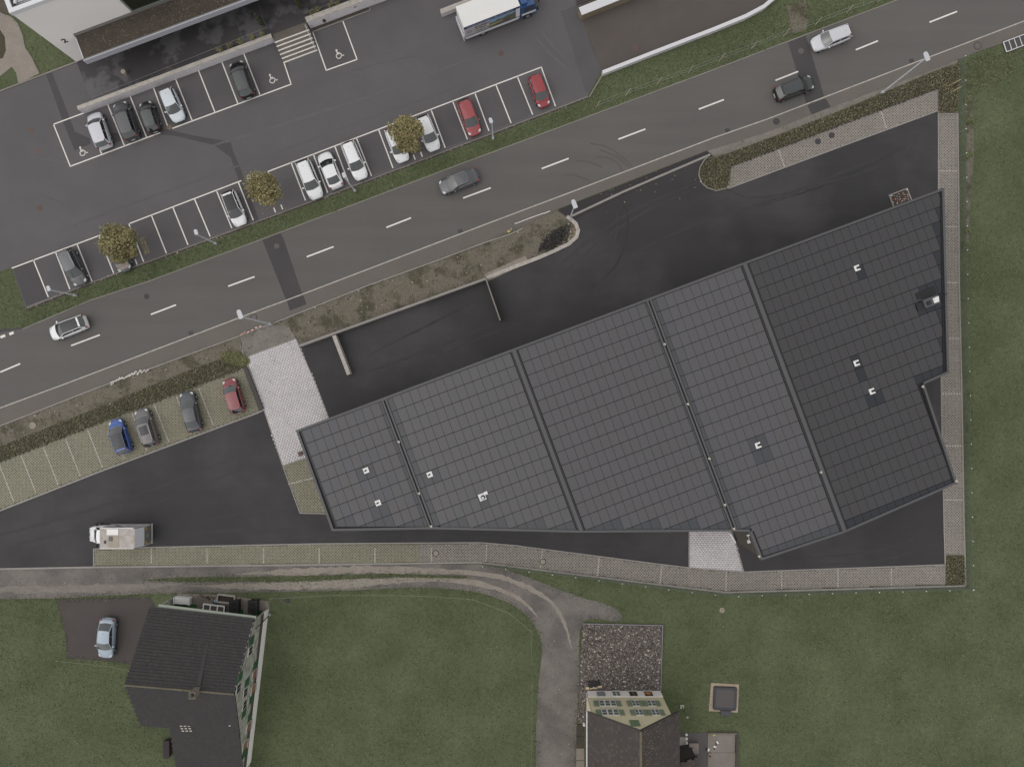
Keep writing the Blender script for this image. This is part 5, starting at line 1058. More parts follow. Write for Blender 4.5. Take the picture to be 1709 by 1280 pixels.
def stake_sign(px, py, lab, h=1.0, m=WHITE):
    t = empty('marker_post', at(px, py), lab, 'post'); mb = MB(); mb.tube((0, 0, 0), (0, 0, h), .045, .045, 8); mb.build('pole', m, t); mb = MB(); mb.tube((0, 0, h), (0, 0, h+.12), .06, .02, 8); mb.build('tip', WHITE, t)
stake_sign(853, 386, 'white marker post with yellow base on the edge of the earth bank', 1.2)
mb = MB(); p = at(849, 387); mb.box((p.x, p.y, .12), (.3, .25, .2)); mb.build('survey_block', plain('survey_yellow', (186, 168, 80), .7), label='small yellow block at the foot of the white marker post', cat='block')
for x, y, lab in ((964, 382, 'pale bollard stud at the east tip of the concrete rim'), (955, 404, 'pale stud on the lower curve of the concrete rim'), (1169, 304, 'small white stud on the west curve of the green island'), (1214, 313, 'small white stud where the lattice strip begins'), (1183, 260, 'small white stud at the north tip of the green island'), (950, 366, 'thick pale stone at the foot of the middle street lamp'), (949, 375, 'pale ring shaped cap beside the middle street lamp')):
    mb = MB(); p = at(x, y); mb.tube((p.x, p.y, .05), (p.x, p.y, .28), .1, .09, 10); mb.build('bollard_stud', CONCTOP if 'ring' not in lab else KERB, label=lab, cat='stud')
for k, (x, y) in enumerate(((101, 725), (212, 684), (324, 643))):
    t = empty('ground_spotlight', at(x, y), ('westernmost', 'middle', 'easternmost')[k]+' of the three black bollard lights behind the west parking bays', 'light', 'black bollard lights behind the west parking bays')
    mb = MB(); mb.tube((0, 0, 0), (0, 0, .75), .06, .06, 8); mb.build('post', BLACKP, t); mb = MB(); mb.box((0, 0, .79), (.42, .16, .08), .2); mb.build('lamp_head', BLACKP, t)
# wooden props in the planting bed at the north east corner
for k, (a, b) in enumerate((((1582, 145), (1599, 136)), ((1585, 156), (1600, 148)))):
    mb = MB(); A, B = at(*a), at(*b); mb.tube((A.x, A.y, .15), (B.x, B.y, .5), .05, .05, 6); mb.build('timber_prop', plain('pale_timber_prop', (168, 150, 118), .8), label=('upper' if k == 0 else 'lower')+' of two pale timber poles lying across the planting bed at the north east corner', cat='pole')

# ------------------------------------------------------------------ street lamps
def lamp(hx, hy, bx_, by, h, lab, group, w_=.32, l_=.75, r=.055):
    b = at(bx_, by); b.z = 0; hd = at(hx, hy, h); t = empty('street_lamp', b, lab, 'street lamp', group)
    d = Vector((hd.x-b.x, hd.y-b.y, 0)); L_ = d.length; ang = math.atan2(d.y, d.x) if L_ > .05 else 0
    mb = MB(); mb.tube((0, 0, 0), (0, 0, h-.1), r*1.3, r*.8, 10); mb.build('pole', GALV, t)
    mb = MB(); mb.tube((0, 0, h-.1), (d.x, d.y, h), r*.7, r*.6, 8); mb.build('arm', GALV, t)
    mb = MB(); mb.tube((0, 0, 0), (0, 0, .5), r*2, r*1.9, 10); mb.build('foot_sleeve', GALV, t)
    ha_ = math.radians(110.5); mb = MB(); n = 12; top = []; 
    shape = [(-.5, -.35), (-.42, -.5), (.2, -.5), (.42, -.38), (.5, 0), (.42, .38), (.2, .5), (-.42, .5), (-.5, .35)]
    q = [(d.x+x*l_*math.cos(ha_)-y*w_*math.sin(ha_)+l_*.3*math.cos(ha_), d.y+x*l_*math.sin(ha_)+y*w_*math.cos(ha_)+l_*.3*math.sin(ha_)) for x, y in shape]
    mb.prism(q, h-.05, h+.05); mb.build('lamp_head', M('lamp_housing', (188, 190, 194), .4, var=0, fine=0), t)
    mb = MB(); qi = [(d.x+.6*(x-d.x)+.4*l_*.3*math.cos(ha_)*0, d.y+.6*(y-d.y)) for x, y in q]; mb.prism(qi, h-.075, h-.051); mb.build('lens', plain('lamp_lens', (210, 212, 210), .2), t)
lamp(402, 529, 452, 541, 8.8, 'tall street lamp by the pale ramp entrance', 'tall street lamps along the road', .48, 1.0, .08)
lamp(960, 345, 951, 366, 6.0, 'street lamp at the east tip of the earth bank', 'tall street lamps along the road', .48, 1.0, .08)
lamp(1548, 99, 1471, 156, 8.8, 'tall street lamp over the planting strip at the north east corner', 'tall street lamps along the road', .48, 1.0, .08)
for x, y, a, b, l in ((82, 484, 127, 493, 'western end of the car park verge'), (328, 390, 361, 407, 'verge next to the white car with black roof'), (575, 295, 593, 319, 'verge between the white cabriolet style coupe and the white estate'), (820, 204, 823, 232, 'verge between the empty bays right of the red hatchback')): lamp(x, y, a, b, 5.0, 'slim lamp post on the '+l, 'slim car park lamps on the verge', .38, .6, .07)
t = empty('clothes_post', at(1138, 1178.5), 'pale post on a square block in the lawn beside the yellow house', 'post'); mb = MB(); mb.box((0, 0, .06), (.42, .42, .12)); mb.build('base_block', CONCTOP, t); mb = MB(); mb.tube((0, 0, .12), (0, 0, 2.6), .06, .05, 8); mb.build('pole', M('mossy_post', (96, 104, 84), .8), t); mb = MB(); mb.box((0, 0, 2.66), (.16, .16, .12)); mb.build('cap', CONCTOP, t)

# ------------------------------------------------------------------ manholes and drains
def cover(px, py, r, mat, lab, ring=None, z=.062):
    p = at(px, py); t = empty('manhole_cover', (p.x, p.y, z), lab, 'manhole'); mb = MB(); c = [(r*math.cos(k*.3491), r*math.sin(k*.3491)) for k in range(18)]; mb.prism(c, -.03, .006); mb.build('lid', mat, t)
    if ring: mb = MB(); rows = [[(c_[0]*s, c_[1]*s, zz) for c_ in c] for s, zz in ((1.02, .009), (1.28, .009), (1.3, -.02))]; mb.grid(rows, close=True); mb.build('frame_ring', ring, t)
DISC = M('concrete_disc', (148, 139, 126), .9, var=.1, fine=.12); DK = plain('dark_lid', (62, 60, 62), .8)
cover(1364.5, 237, .35, DK, 'dark round cover in the lattice strip, left of the pair'); cover(1387.5, 226.5, .35, DK, 'dark round cover in the lattice strip, right of the pair')
cover(727.5, 923, .3, DISC, 'round cover in the long south lattice strip, left one', DK, .066); cover(906, 937, .3, DISC, 'round cover in the long south lattice strip, right one', DK, .066)
cover(1295.5, 203.5, .3, PATCHN, 'round manhole in the sidewalk north of the green island', DK, .066); cover(1631, 77.5, .36, WALK, 'round manhole in the sidewalk at the right end', PATCHN, .066)
cover(424, 530, .32, WALK, 'round manhole in the sidewalk next to the lamp arm', PATCHN, .066)
cover(390.5, 596, .38, DISC, 'pale concrete disc on the bank by the yellow green weeds', None, .08); cover(55, 710, .4, DISC, 'pale concrete disc on the bank at the left edge', None, .07)
cover(245, 495, .32, PATCHN, 'worn manhole in the road below the car park lamp', None, .038); cover(462, 411, .32, ROAD, 'manhole in the dark road patch on the left', None, .042); cover(1336.5, 86, .34, ROAD, 'manhole in the dark road patch on the right', None, .042)
cover(66.5, 348, .32, RUST, 'rusty manhole in the car park near the left edge', None, .038); cover(52, 218, .3, RUST, 'rusty manhole in the car park west of the disabled bay, upper', None, .038); cover(63, 253, .32, RUST, 'rusty manhole in the car park west of the disabled bay, lower', None, .038)
cover(836, 90, .3, RUST, 'faint rusty manhole in the car park below the truck', None, .038); cover(1061, 81, .36, RUST, 'rusty manhole in the brown ramp', None, .038); cover(283, 213, .0+.3, M('sandy_patch', (122, 102, 88), .9), 'sandy round cover behind the pale blue white car', None, .044)
cover(752.5, 556, .32, YARD, 'round manhole in the black yard east of the short thick wall', DK, .036); cover(1205, 1018, .3, DISC, 'small pale disc in the meadow south of the mesh fence', None, .02)
cover(480, 1002, .3, DK, 'small dark round cover in the grass east of the stone house', None, .02); cover(469.5, 1002.5, .2, RUST, 'small rusty round cover in the grass east of the stone house', None, .02)
for x, y, lab in ((318.5, 556, 'dark road drain at the kerb above the left bank'), (768, 386, 'dark road drain at the kerb above the earth bank'), (1521, 102, 'dark road drain at the kerb beside the tall lamp'), (1214, 218, 'dark road drain at the kerb opposite the green island')):
    p = at(x, y); t = empty('road_drain', (p.x, p.y, .034), lab, 'drain', None, math.radians(20.5)); mb = MB(); mb.box((0, 0, 0), (.5, .42, .02)); mb.build('frame', DK, t)
    for k in range(5): mb = MB(); mb.box((-.18+k*.09, 0, .013), (.035, .34, .01)); mb.build('bar', IRON, t)

# ------------------------------------------------------------------ trampoline, bus shelter
t = empty('trampoline', at(1209, 1164), 'sunken square trampoline with black pad in a sandy frame on the lawn', 'trampoline', None, math.radians(-2.5))
mb = MB(); mb.prism([(-1.75, -1.6), (1.6, -1.62), (1.62, 1.62), (-1.62, 1.66)], .0, .04); mb.build('sand_frame', M('sand_pale', (164, 148, 130), .95, var=.1, fine=.15), t)
def rrect(w_, h, r): return [(sx*(w_-r)+r*math.cos(a), sy*(h-r)+r*math.sin(a)) for sx, sy, a0 in ((1, 1, 0), (-1, 1, 1.571), (-1, -1, 3.142), (1, -1, 4.712)) for a in (a0, a0+.52, a0+1.05, a0+1.57)]
mb = MB(); o_, i_ = rrect(1.34, 1.34, .2), rrect(1.08, 1.06, .12); mb.grid([[(x, y, .04) for x, y in o_], [(x, y, .28) for x, y in o_], [(x*.97, y*.97, .31) for x, y in o_], [(x, y, .27) for x, y in i_], [(x, y, .2) for x, y in i_]], close=True); mb.build('safety_pad', plain('pad_blue_black', (58, 57, 64), .6), t)
mb = MB(); mb.face([(x, y, .24) for x, y in i_]); mb.build('jump_mat', M('jump_mat_fabric', (80, 76, 75), .7, var=.05, fine=.05), t)
mb = MB(); mb.box((.15, -1.62, .3), (1.2, .5, .06)); 
for k in range(9): mb.box((-.4+k*.137, -1.62, .34), (.07, .5, .03))
mb.box((.15, -1.62, .14), (1.1, .4, .26)); mb.build('step', plain('step_grey', (76, 74, 82), .6), t)
bs = empty('cold_frame', (0, 0, 0), 'low white framed glass covers in a row at the right edge beside the sidewalk', 'cold frame')
hB = .22; A, B, C, D = at(1674.5, 71, hB), at(1680, 87, hB), at(1760, 57, hB), at(1754, 41, hB); fr = MB()
for a, b in ((A, B), (B, C), (C, D), (D, A)): fr.tube(a, b, .05, .05, 6)
for k in range(1, 9): fr.tube(A.lerp(D, k/9), B.lerp(C, k/9), .035, .035, 6)
fr.build('frame', WHITEM, bs)
for k in range(9):
    q = [A.lerp(D, (k+.04)/9), A.lerp(D, (k+.96)/9), B.lerp(C, (k+.96)/9), B.lerp(C, (k+.04)/9)]; mb = MB(); mb.slab([p-Vector((0, 0, .02)) for p in q], .015); mb.build('roof_pane', plain('smoked_glass', (70, 67, 66), .15), bs)

# ------------------------------------------------------------------ car park trees
LF = [M('leaf_olive', (138, 132, 90), .75, var=.15, fine=.1), M('leaf_brown', (146, 128, 94), .75, var=.15, fine=.1), M('leaf_dark_olive', (104, 102, 70), .75, var=.15, fine=.1), M('leaf_gold', (172, 156, 112), .7, var=.1, fine=.1)]
BARK = M('bark', (72, 62, 54), .9, var=.15, fine=.15)
def tree(px, py, R_, lab, wts, hc=3.7, n=4200):
    c = at(px, py, hc); t = empty('car_park_tree', (c.x, c.y, .03), lab, 'tree', 'autumn trees in the car park row'); mb = MB(); mb.tube((0, 0, 0), (.05, 0, 2.1), .13, .09, 8); mb.build('trunk', BARK, t)
    lb = MB(); tips = []
    for k in range(15):
        a = 2*math.pi*k/15*2.4+random.uniform(-.3, .3); r = R_*random.uniform(.4, .98); z = hc+random.uniform(-1.3, 1.3); b0 = Vector((.05, 0, random.uniform(1.5, 2.2)))
        m = Vector((math.cos(a)*r*.5, math.sin(a)*r*.5, (b0.z+z)/2+.3)); e = Vector((math.cos(a)*r*random.uniform(.85, 1.0), math.sin(a)*r, z+.2)); lb.tube(b0, m, .05, .035, 5); lb.tube(m, e, .035, .012, 5); tips += [e, m.lerp(e, .6)]
        for _ in range(2): e2 = e+Vector((random.uniform(-.5, .5), random.uniform(-.5, .5), random.uniform(-.2, .7))); lb.tube(m.lerp(e, .7), e2, .02, .008, 4); tips.append(e2)
    tips += [Vector((random.uniform(-.6, .6), random.uniform(-.6, .6), hc+random.uniform(.6, 1.7))) for _ in range(10)]+[Vector((R_*.8*math.cos(k*2.4)*math.sqrt(k/26), R_*.8*math.sin(k*2.4)*math.sqrt(k/26), hc+1.5-1.1*k/26)) for k in range(26)]
    lb.build('limbs', BARK, t); T = np.array([tuple(p) for p in tips]); k = rng.integers(0, len(T), n); pos = T[k]+rng.normal(0, .3, (n, 3))*np.array([1, 1, .8])
    rr = np.hypot(pos[:, 0], pos[:, 1]); s_ = np.where(rr > R_*1.1, R_*1.1/np.maximum(rr, .01), 1); pos[:, 0] *= s_; pos[:, 1] *= s_
    leaves('crown', pos[:, 0], pos[:, 1], np.maximum(pos[:, 2], 1.6), .2, LF, .9, parent=t, kind='stuff', weights=wts)
tree(200, 406, 2.0, 'olive and brown autumn tree over the car with the beige bonnet', [.46, .18, .32, .04], n=8500)
tree(440, 319, 1.75, 'sparse golden brown autumn tree beside the white car with black roof', [.42, .22, .22, .14], n=3600)
tree(680, 224, 1.68, 'dense golden autumn tree between two white cars', [.42, .28, .2, .1], n=7000)
for x, y in ((243, 421), (452, 342), (697, 250)):
    q = [(x-10, y-22), (x-2, y-26), (x+9, y+1), (x-1, y+5)]; sheet('tree_bed', q, .042, DIRT); X, Y = sample(q, 60); leaves('fallen_leaves', X, Y, np.full(len(X), .06), .12, LF, .2)
X, Y = sample([(425, 290), (470, 280), (480, 350), (430, 370)], 3); leaves('fallen_leaves', X, Y, np.full(len(X), .05), .1, [LF[3], LF[1]], .1)
X, Y = sample([(960, 300), (1160, 262), (1180, 330), (980, 360)], .35); leaves('fallen_leaves', X, Y, np.full(len(X), .05), .14, [LF[3], LF[1]], .1)

# ------------------------------------------------------------------ cars
GL = M('car_glass', (34, 38, 39), .06, var=0, fine=0, spec=1.0, coat=1.0); BK = plain('car_trim_black', (22, 22, 23), .5); TY = plain('tyre', (24, 24, 24), .9); RIM = plain('wheel_rim', (168, 168, 170), .3, metallic=.6)
HL = plain('headlight', (196, 200, 202), .15); TL = plain('taillight', (120, 40, 42), .25); PLATE = plain('number_plate', (206, 204, 198), .5); ROOFG = M('glass_roof', (40, 40, 43), .25, var=0, fine=0, spec=.5)
def paint(n, c, metallic=.0): return M('paint_'+n, c, .35, var=0, fine=0, metallic=metallic, coat=.8)
SPEC = {'hatch': (4.1, 1.78, 1.48, 1.02, .30, -1.40, -1.86), 'suv': (4.45, 1.86, 1.64, 1.12, .45, -1.55, -2.02), 'wagon': (4.6, 1.82, 1.48, 1.12, .38, -1.65, -2.1), 'sedan': (4.6, 1.83, 1.44, 1.08, .28, -1.05, -1.72), 'mini': (3.7, 1.66, 1.52, .98, .35, -1.35, -1.7)}
def car(px, py, dx, dy, typ, pm, lab, length=None, roof=None, rails=None, cat='car', group=None, tail=TL, hgt=None, grey_side=None, hood=None):
    L0, W, Ht, xc, xf, xr, xt = SPEC[typ]; Ln = length or L0; k = Ln/L0; xc, xf, xr, xt = xc*k, xf*k, xr*k, xt*k; Ht = hgt or Ht
    c = at(px, py, .8); t = empty('car', (c.x, c.y, .035), lab, cat, group, math.atan2(-dy, dx)); h2 = Ln/2; w2 = W/2; zb_ = .92 if typ != 'suv' else 1.0
    trunk = typ == 'sedan'; zt = zb_+.06 if not trunk else zb_+.04
    stn = [(-h2, .60, .58), (-h2+.07, .80, .78), (-h2+.22, .92, zt if trunk or 1 else .9), (-h2+.55, .985, zt+.01), (-Ln*.28, 1, zb_+.03), (-.4, 1, zb_+.02), (xc-.5, 1, zb_), (xc, .99, zb_-.01), (xc+.35*k, .97, zb_-.07), (h2-.62*k, .95, zb_-.15), (h2-.3, .88, zb_-.23), (h2-.08, .72, .6), (h2, .55, .5)]
    mb = MB(); rows = []
    for x, ws, z in stn:
        w_ = w2*ws; zl = .22; end = x in (stn[0][0], stn[-1][0]); zl = .36 if end else zl
        rows.append([(x, -w_*.9, zl), (x, -w_, zl+.12), (x, -w_*1.0, min(z-.12, .62)), (x, -w_*.965, z-.07), (x, -w_*.84, z), (x, -w_*.42, z+.035), (x, 0, z+.045), (x, w_*.42, z+.035), (x, w_*.84, z), (x, w_*.965, z-.07), (x, w_*1.0, min(z-.12, .62)), (x, w_, zl+.12), (x, w_*.9, zl)])
    mb.grid(rows); mb.face(rows[0]); mb.face(rows[-1][::-1]); b = mb.build('body', pm, t, smooth=True)
    md = b.modifiers.new('s', 'SUBSURF'); md.levels = 1; md.render_levels = 1
    if hood:
        mb = MB(); rw = []
        for x, ws, z in [s for s in stn if s[0] >= xc]: 
            if x > h2-.1: continue
            rw.append([(x, w2*ws*s*.82, z+.035+.03*(1-s*s)) for s in (-1, -.5, 0, .5, 1)])
        mb.grid(rw); mb.build('bonnet', hood, t, smooth=True)
    ts = [-1, -.75, -.45, 0, .45, .75, 1]; wb, wr = w2*.90, w2*.75; wbr, wrr = w2*(.84 if not trunk else .8), w2*.71
    cur = lambda x, w_, z, bow, cr=0.: [(x+bow*(1-s*s), s*w_, z+cr*(1-s*s)) for s in ts]
    base_f, top_f = cur(xc, wb, zb_+.03, .20), cur(xf, wr, Ht-.05, .10, .04); top_r, base_r = cur(xr, wrr, Ht-(.06 if not trunk else .05), -.07, .04), cur(xt, wbr, zt+.04, -.16)
    lerp = lambda A, B, s, up=0.: [tuple(Vector(a).lerp(Vector(b_), s)+Vector((0, 0, up))) for a, b_ in zip(A, B)]
    mb = MB(); mb.grid([base_f, lerp(base_f, top_f, .5, .035), top_f]); mb.build('windscreen', GL, t, smooth=True)
    mb = MB(); mb.grid([top_f, lerp(top_f, top_r, .33, .035), lerp(top_f, top_r, .7, .03), top_r]); rp_ = roof or pm; mb.build('roof', rp_, t, smooth=True)
    mb = MB(); mb.grid([top_r, lerp(top_r, base_r, .5, .02), base_r]); mb.build('rear_window', GL if not (typ == 'mini' and 0) else GL, t, smooth=True)
    for s in (-1, 1):
        i = 0 if s < 0 else -1; A, B, C, D = Vector(base_f[i]), Vector(top_f[i]), Vector(top_r[i]), Vector(base_r[i]); mb = MB()
        e = .02*s; mb.grid([[A, A.lerp(D, .5), D], [B+Vector((0, e*0, 0)), B.lerp(C, .5), C]]); mb.build('side_window', GL, t)
        mb = MB(); r = .035; zz = Vector((0, 0, .0))
        mb.tube(A, B, r, r, 6); mb.tube(B, B.lerp(C, .5)+Vector((0, 0, .03)), r, r, 6); mb.tube(B.lerp(C, .5)+Vector((0, 0, .03)), C, r, r, 6); mb.tube(C, D, .05, .06, 6)
        mb.tube(A.lerp(D, .52)+Vector((0, s*.01, 0)), B.lerp(C, .52), .025, .025, 5); mb.build('pillar_frame', pm if not roof or roof == pm else pm, t)
        if rails: mb = MB(); u_2 = Vector((0, -s*.04, .06)); mb.tube(B+u_2+Vector((-.15, 0, 0)), C+u_2+Vector((.1, 0, 0)), .022, .022, 6); mb.build('roof_rail', rails, t)
        mb = MB(); mb.box((xc-.32, s*(w2+.07), zb_+.08), (.13, .22, .13), s*.25); mb.build('mirror', pm if pm.name != 'paint_white' else pm, t)
        for x in (h2-.82*k, -h2+.80*k):
            wh = MB(); wh.tube((x, s*(w2-.2), .32), (x, s*(w2+.004), .32), .33, .31, 18); wo = wh.build('wheel', TY, t); wh = MB(); wh.tube((x, s*(w2-.02), .32), (x, s*(w2+.014), .32), .2, .19, 14); wh.build('rim', RIM, wo)
        q = [(h2-.40, s*w2*.60), (h2-.16, s*w2*.50), (h2-.22, s*w2*.80), (h2-.50, s*w2*.86)]; zz = [zb_-.16, .70, .66, zb_-.17]
        mb = MB(); mb.slab([(q[n][0], q[n][1], zz[n]) for n in range(4)][::s], .05); mb.build('headlight', HL, t)
        mb = MB(); mb.box((-h2+.16, s*w2*.80, zt-.1), (.2, .22, .12), -s*.4); mb.build('taillight', tail, t)
    mb = MB(); mb.tube((xr+.3, 0, Ht), (xr+.22, 0, Ht+.08), .02, .01, 5); mb.build('aerial', BK, t)
    mb = MB(); mb.box((-h2+.0, 0, .5), (.04, .5, .12)); mb.build('number_plate', PLATE, t)
    mb = MB(); mb.box((h2-.035, 0, .42), (.06, W*.5, .14)); mb.build('grille', BK, t)
    if typ in ('hatch', 'suv', 'wagon', 'mini'): mb = MB(); mb.box((xr-.12, 0, Ht-.035), (.2, W*.6, .03)); mb.build('spoiler', pm, t)
    return t
PW_ = paint('white', (226, 226, 228)); PS = paint('silver', (186, 188, 192)); PDG = paint('dark_grey', (66, 66, 70)); PBK = paint('black', (26, 27, 28)); PR = paint('red', (146, 58, 62)); PR2 = paint('bright_red', (142, 44, 50)); PBL = paint('blue', (38, 78, 150)); PBR = paint('brown_grey', (88, 82, 84)); PDB = paint('blue_grey', (50, 53, 62)); PLB = paint('ice_blue', (150, 164, 178)); PGG = paint('green_grey', (62, 64, 66)); PBE = paint('beige', (124, 112, 102)); PRW = paint('wine_red', (124, 46, 52)); PWB = paint('white_blue', (200, 206, 212))
GU, GD, GL_, GR = 'cars in the upper row by the terrace wall', 'cars in the row along the road verge', 'cars on the lattice paved bays', 'cars driving on the road'
car(165, 217.5, -20, -57, 'suv', PS if 0 else paint('pearl_white', (196, 196, 202)), 'white car in the upper row next to the left wheelchair bay', 4.3, group=GU)
car(209, 201, -21, -58, 'suv', PDG, 'dark grey car in the upper row beside the leftmost white car', 4.6, group=GU)
car(249, 194, -17, -49, 'mini', PBK, 'small black hatchback in the upper row between a dark grey and a pale car', 3.7, group=GU, roof=paint('black_grey', (52, 56, 58)))
car(287.5, 175, 22, 52, 'hatch', PWB, 'pale blue white hatchback facing the road in the upper row', 3.9, group=GU)
car(403, 132, -21, -58, 'suv', PBK, 'black car parked alone below the terrace wall, left of a wheelchair bay', 4.45, group=GU, roof=paint('black_grey', (0, 0, 0)))
car(121.5, 446, 27, 58, 'wagon', PDG, 'dark grey estate at the left end of the verge row', 4.45, rails=GALV, group=GD, roof=paint('slate', (80, 84, 90)), hgt=1.62)
car(197, 424, 24, 57, 'hatch', PDG, 'dark car with beige bonnet under the left tree', 4.25, group=GD, hood=PBE)
car(390.5, 347.5, 22, 56, 'hatch', PW_, 'white car with black roof in the verge row', 4.15, roof=ROOFG, group=GD)
car(516.5, 299, 24, 60, 'suv', PW_, 'white car with silver roof rails, left of three white cars in the verge row', 4.65, rails=RIM, group=GD, hgt=1.58)
car(550.5, 284, -24, -58, 'sedan', PW_, 'white coupe facing the car park, middle of three white cars', 4.35, group=GD)
car(591.5, 267.5, 24, 59, 'wagon', PW_, 'white estate car, right of three white cars in the verge row', 4.55, rails=IRON, group=GD)
car(662.5, 241, 22, 56, 'hatch', PW_, 'white car left of the golden tree', 4.15, group=GD)
car(714.5, 222, 22, 56, 'hatch', PW_, 'white car right of the golden tree', 4.15, group=GD)
car(783, 195.5, 21, 58, 'hatch', PR, 'red hatchback in the verge row left of the empty bays', 4.3, group=GD)
car(900, 152, 20, 55, 'mini', PR2, 'small red car in the last bay of the verge row', 3.75, group=GD)
car(199.5, 728.5, -18, -54, 'hatch', PBL, 'bright blue car with black roof on the lattice bays', 4.1, roof=ROOFG, group=GL_)
car(243.5, 713.5, -20, -60, 'wagon', PBR, 'brown grey estate with silver roof rails beside the blue car', 4.5, rails=RIM, group=GL_, roof=PBR)
car(317.5, 687, -15.5, -64, 'sedan', PDB, 'dark blue grey saloon on the lattice bays', 4.75, group=GL_)
car(389, 660.5, -17, -54, 'hatch', PRW, 'wine red hatchback nearest the pale ramp', 4.1, group=GL_)
car(177, 1065.5, -4, 62, 'sedan', PLB, 'ice blue car on the driveway beside the stone house', 4.6)
car(113, 547, -60, 23, 'hatch', PW_, 'white car with black glass roof driving on the left end of the road', 4.5, roof=ROOFG, group=GR)
car(765.5, 302.5, -62, 24, 'sedan', paint('mid_grey', (78, 78, 84)), 'dark grey saloon driving in the middle of the road', 4.7, rails=RIM, group=GR)
car(1388, 63.5, -60, 23, 'wagon', paint('pearl_white', (0, 0, 0)), 'silver white estate driving near the right end of the road', 4.6, rails=GALV, group=GR)
car(1326, 147, 62, -23, 'suv', PBK, 'black car driving away to the right over the dark road patch', 4.7, rails=IRON, group=GR, roof=paint('black_grey', (0, 0, 0)))
p = at(247, 706, 1.5); 
# panoramic roof pane on the brown grey estate
for o in [o for o in COL.objects if o.name.startswith('car') and o.get('label', '').startswith('brown grey estate')]:
    mb = MB(); mb.grid([[(x, y, 1.485+.03*(1-(y/.5)**2)) for y in (-.48, -.24, 0, .24, .48)] for x in (.2, -.3, -.85)]); mb.build('sunroof', ROOFG, o)

# ------------------------------------------------------------------ white box van, lower left (cab faces left)
g0, g1 = at(254, 873.2, .4), at(254, 906, .4); W_ = abs(g0.y-g1.y); yc = (g0.y+g1.y)/2; xr_ = g0.x
v = empty('box_van', (xr_, yc, .03), 'white box van with weathered dirty roof parked on the black yard', 'van', None, math.pi)   # local +x points to the cab
BX = M('van_box_white', (176, 172, 172), .6, var=.06, scale=1.2, fine=.05); ht, Lb, hw = 3.1, 4.45, W_/2; BG = M('van_roof_dirty', (172, 164, 160), .7, var=.12, scale=1.5, fine=.12, fscale=5, col2=(150, 138, 122), c2lo=.5, c2hi=.68, c2scale=.9)
mb = MB(); sec = [(.02, .7), (.02, 1.0), (.02, 2.05), (.55, ht), (Lb, ht), (Lb, .7)]
for s in (-1, 1): mb.face([(x, s*hw, z) for x, z in (sec if s < 0 else sec[::-1])])
mb.face([(.02, -hw, .7), (.02, -hw, 2.05), (.02, hw, 2.05), (.02, hw, .7)][::-1]); mb.face([(Lb, -hw, .7), (Lb, hw, .7), (Lb, hw, ht), (Lb, -hw, ht)]); mb.face([(.02, -hw, .7), (.02, hw, .7), (Lb, hw, .7), (Lb, -hw, .7)]); mb.build('box_body', BX, v)
mb = MB(); mb.box(((.55+Lb)/2, 0, ht+.012), (Lb-.55, hw*2-.08, .02)); mb.build('roof_panel', BG, v)
mb = MB(); mb.slab([(.04, -hw+.05, 2.08), (.04, hw-.05, 2.08), (.54, hw-.05, ht+.0), (.54, -hw+.05, ht+.0)], -.02); mb.build('sloped_rear_panel', M('van_panel_pale', (184, 184, 190), .5, var=.04, fine=.03), v)
mb = MB(); mb.box((.0, 0, 1.4), (.04, hw*2-.3, 1.2)); rd = mb.build('rear_door', M('van_rear_grey', (108, 108, 106), .6, var=.08, fine=.05), v)
for s in (-1, 1): mb = MB(); mb.box((-.03, s*(hw-.35), 1.7), (.03, .3, .24)); mb.build('rear_marker', plain('marker_yellow', (190, 152, 60), .5), rd)
mb = MB(); mb.box((-.04, 0, 1.5), (.03, .5, .3)); mb.build('rear_label', plain('rear_label_grey', (136, 136, 138), .5), rd)
mb = MB(); mb.box((-.05, 0, .5), (.12, hw*2, .14)); mb.build('rear_bumper', BX, v)
mb = MB(); mb.box((3.0, -hw+.42, ht+.05), (1.28, .66, .05)); mb.build('white_cover_sheet', WHITE, v)
mb = MB(); mb.box((2.9, .35, ht+.04), (1.18, 1.3, .02)); mb.build('tan_stained_patch', M('van_tan_stain', (158, 149, 136), .8, var=.1, fine=.1), v)
mb = MB(); mb.box((3.2, .05, ht+.08), (.34, .46, .12)); mb.build('roof_hatch', plain('hatch_grey', (86, 84, 86), .4), v); mb = MB(); mb.box((3.85, .4, ht+.06), (.16, .3, .08)); mb.build('roof_vent', BLACKP, v)
for s in (-1, 1): mb = MB(); mb.box((Lb/2+.35, s*hw, ht-.02), (Lb-.7, .07, .09)); mb.build('roof_edge_rail', WHITE, v)
# lettering on the north side (local -y is north because the van is turned round)
tx = M('van_lettering', (84, 80, 84), .6)
mb = MB(); mb.slab([(3.7, -hw-.012, 1.7), (2.5, -hw-.012, 2.35), (2.5, -hw-.012, 2.1), (3.5, -hw-.012, 1.35)], .006); mb.build('side_emblem', plain('emblem_grey', (98, 90, 94), .6), v)
text_mesh('MOBEL TRANSPORT', .3, tx, v, (2.4-.4, -hw-.01, 2.72), (math.radians(90), 0, 0), 'lettering', .008).scale = (.62, 1, 1)
text_mesh('Umzug Lager', .22, tx, v, (1.0, -hw-.01, 1.9), (math.radians(90), 0, 0))
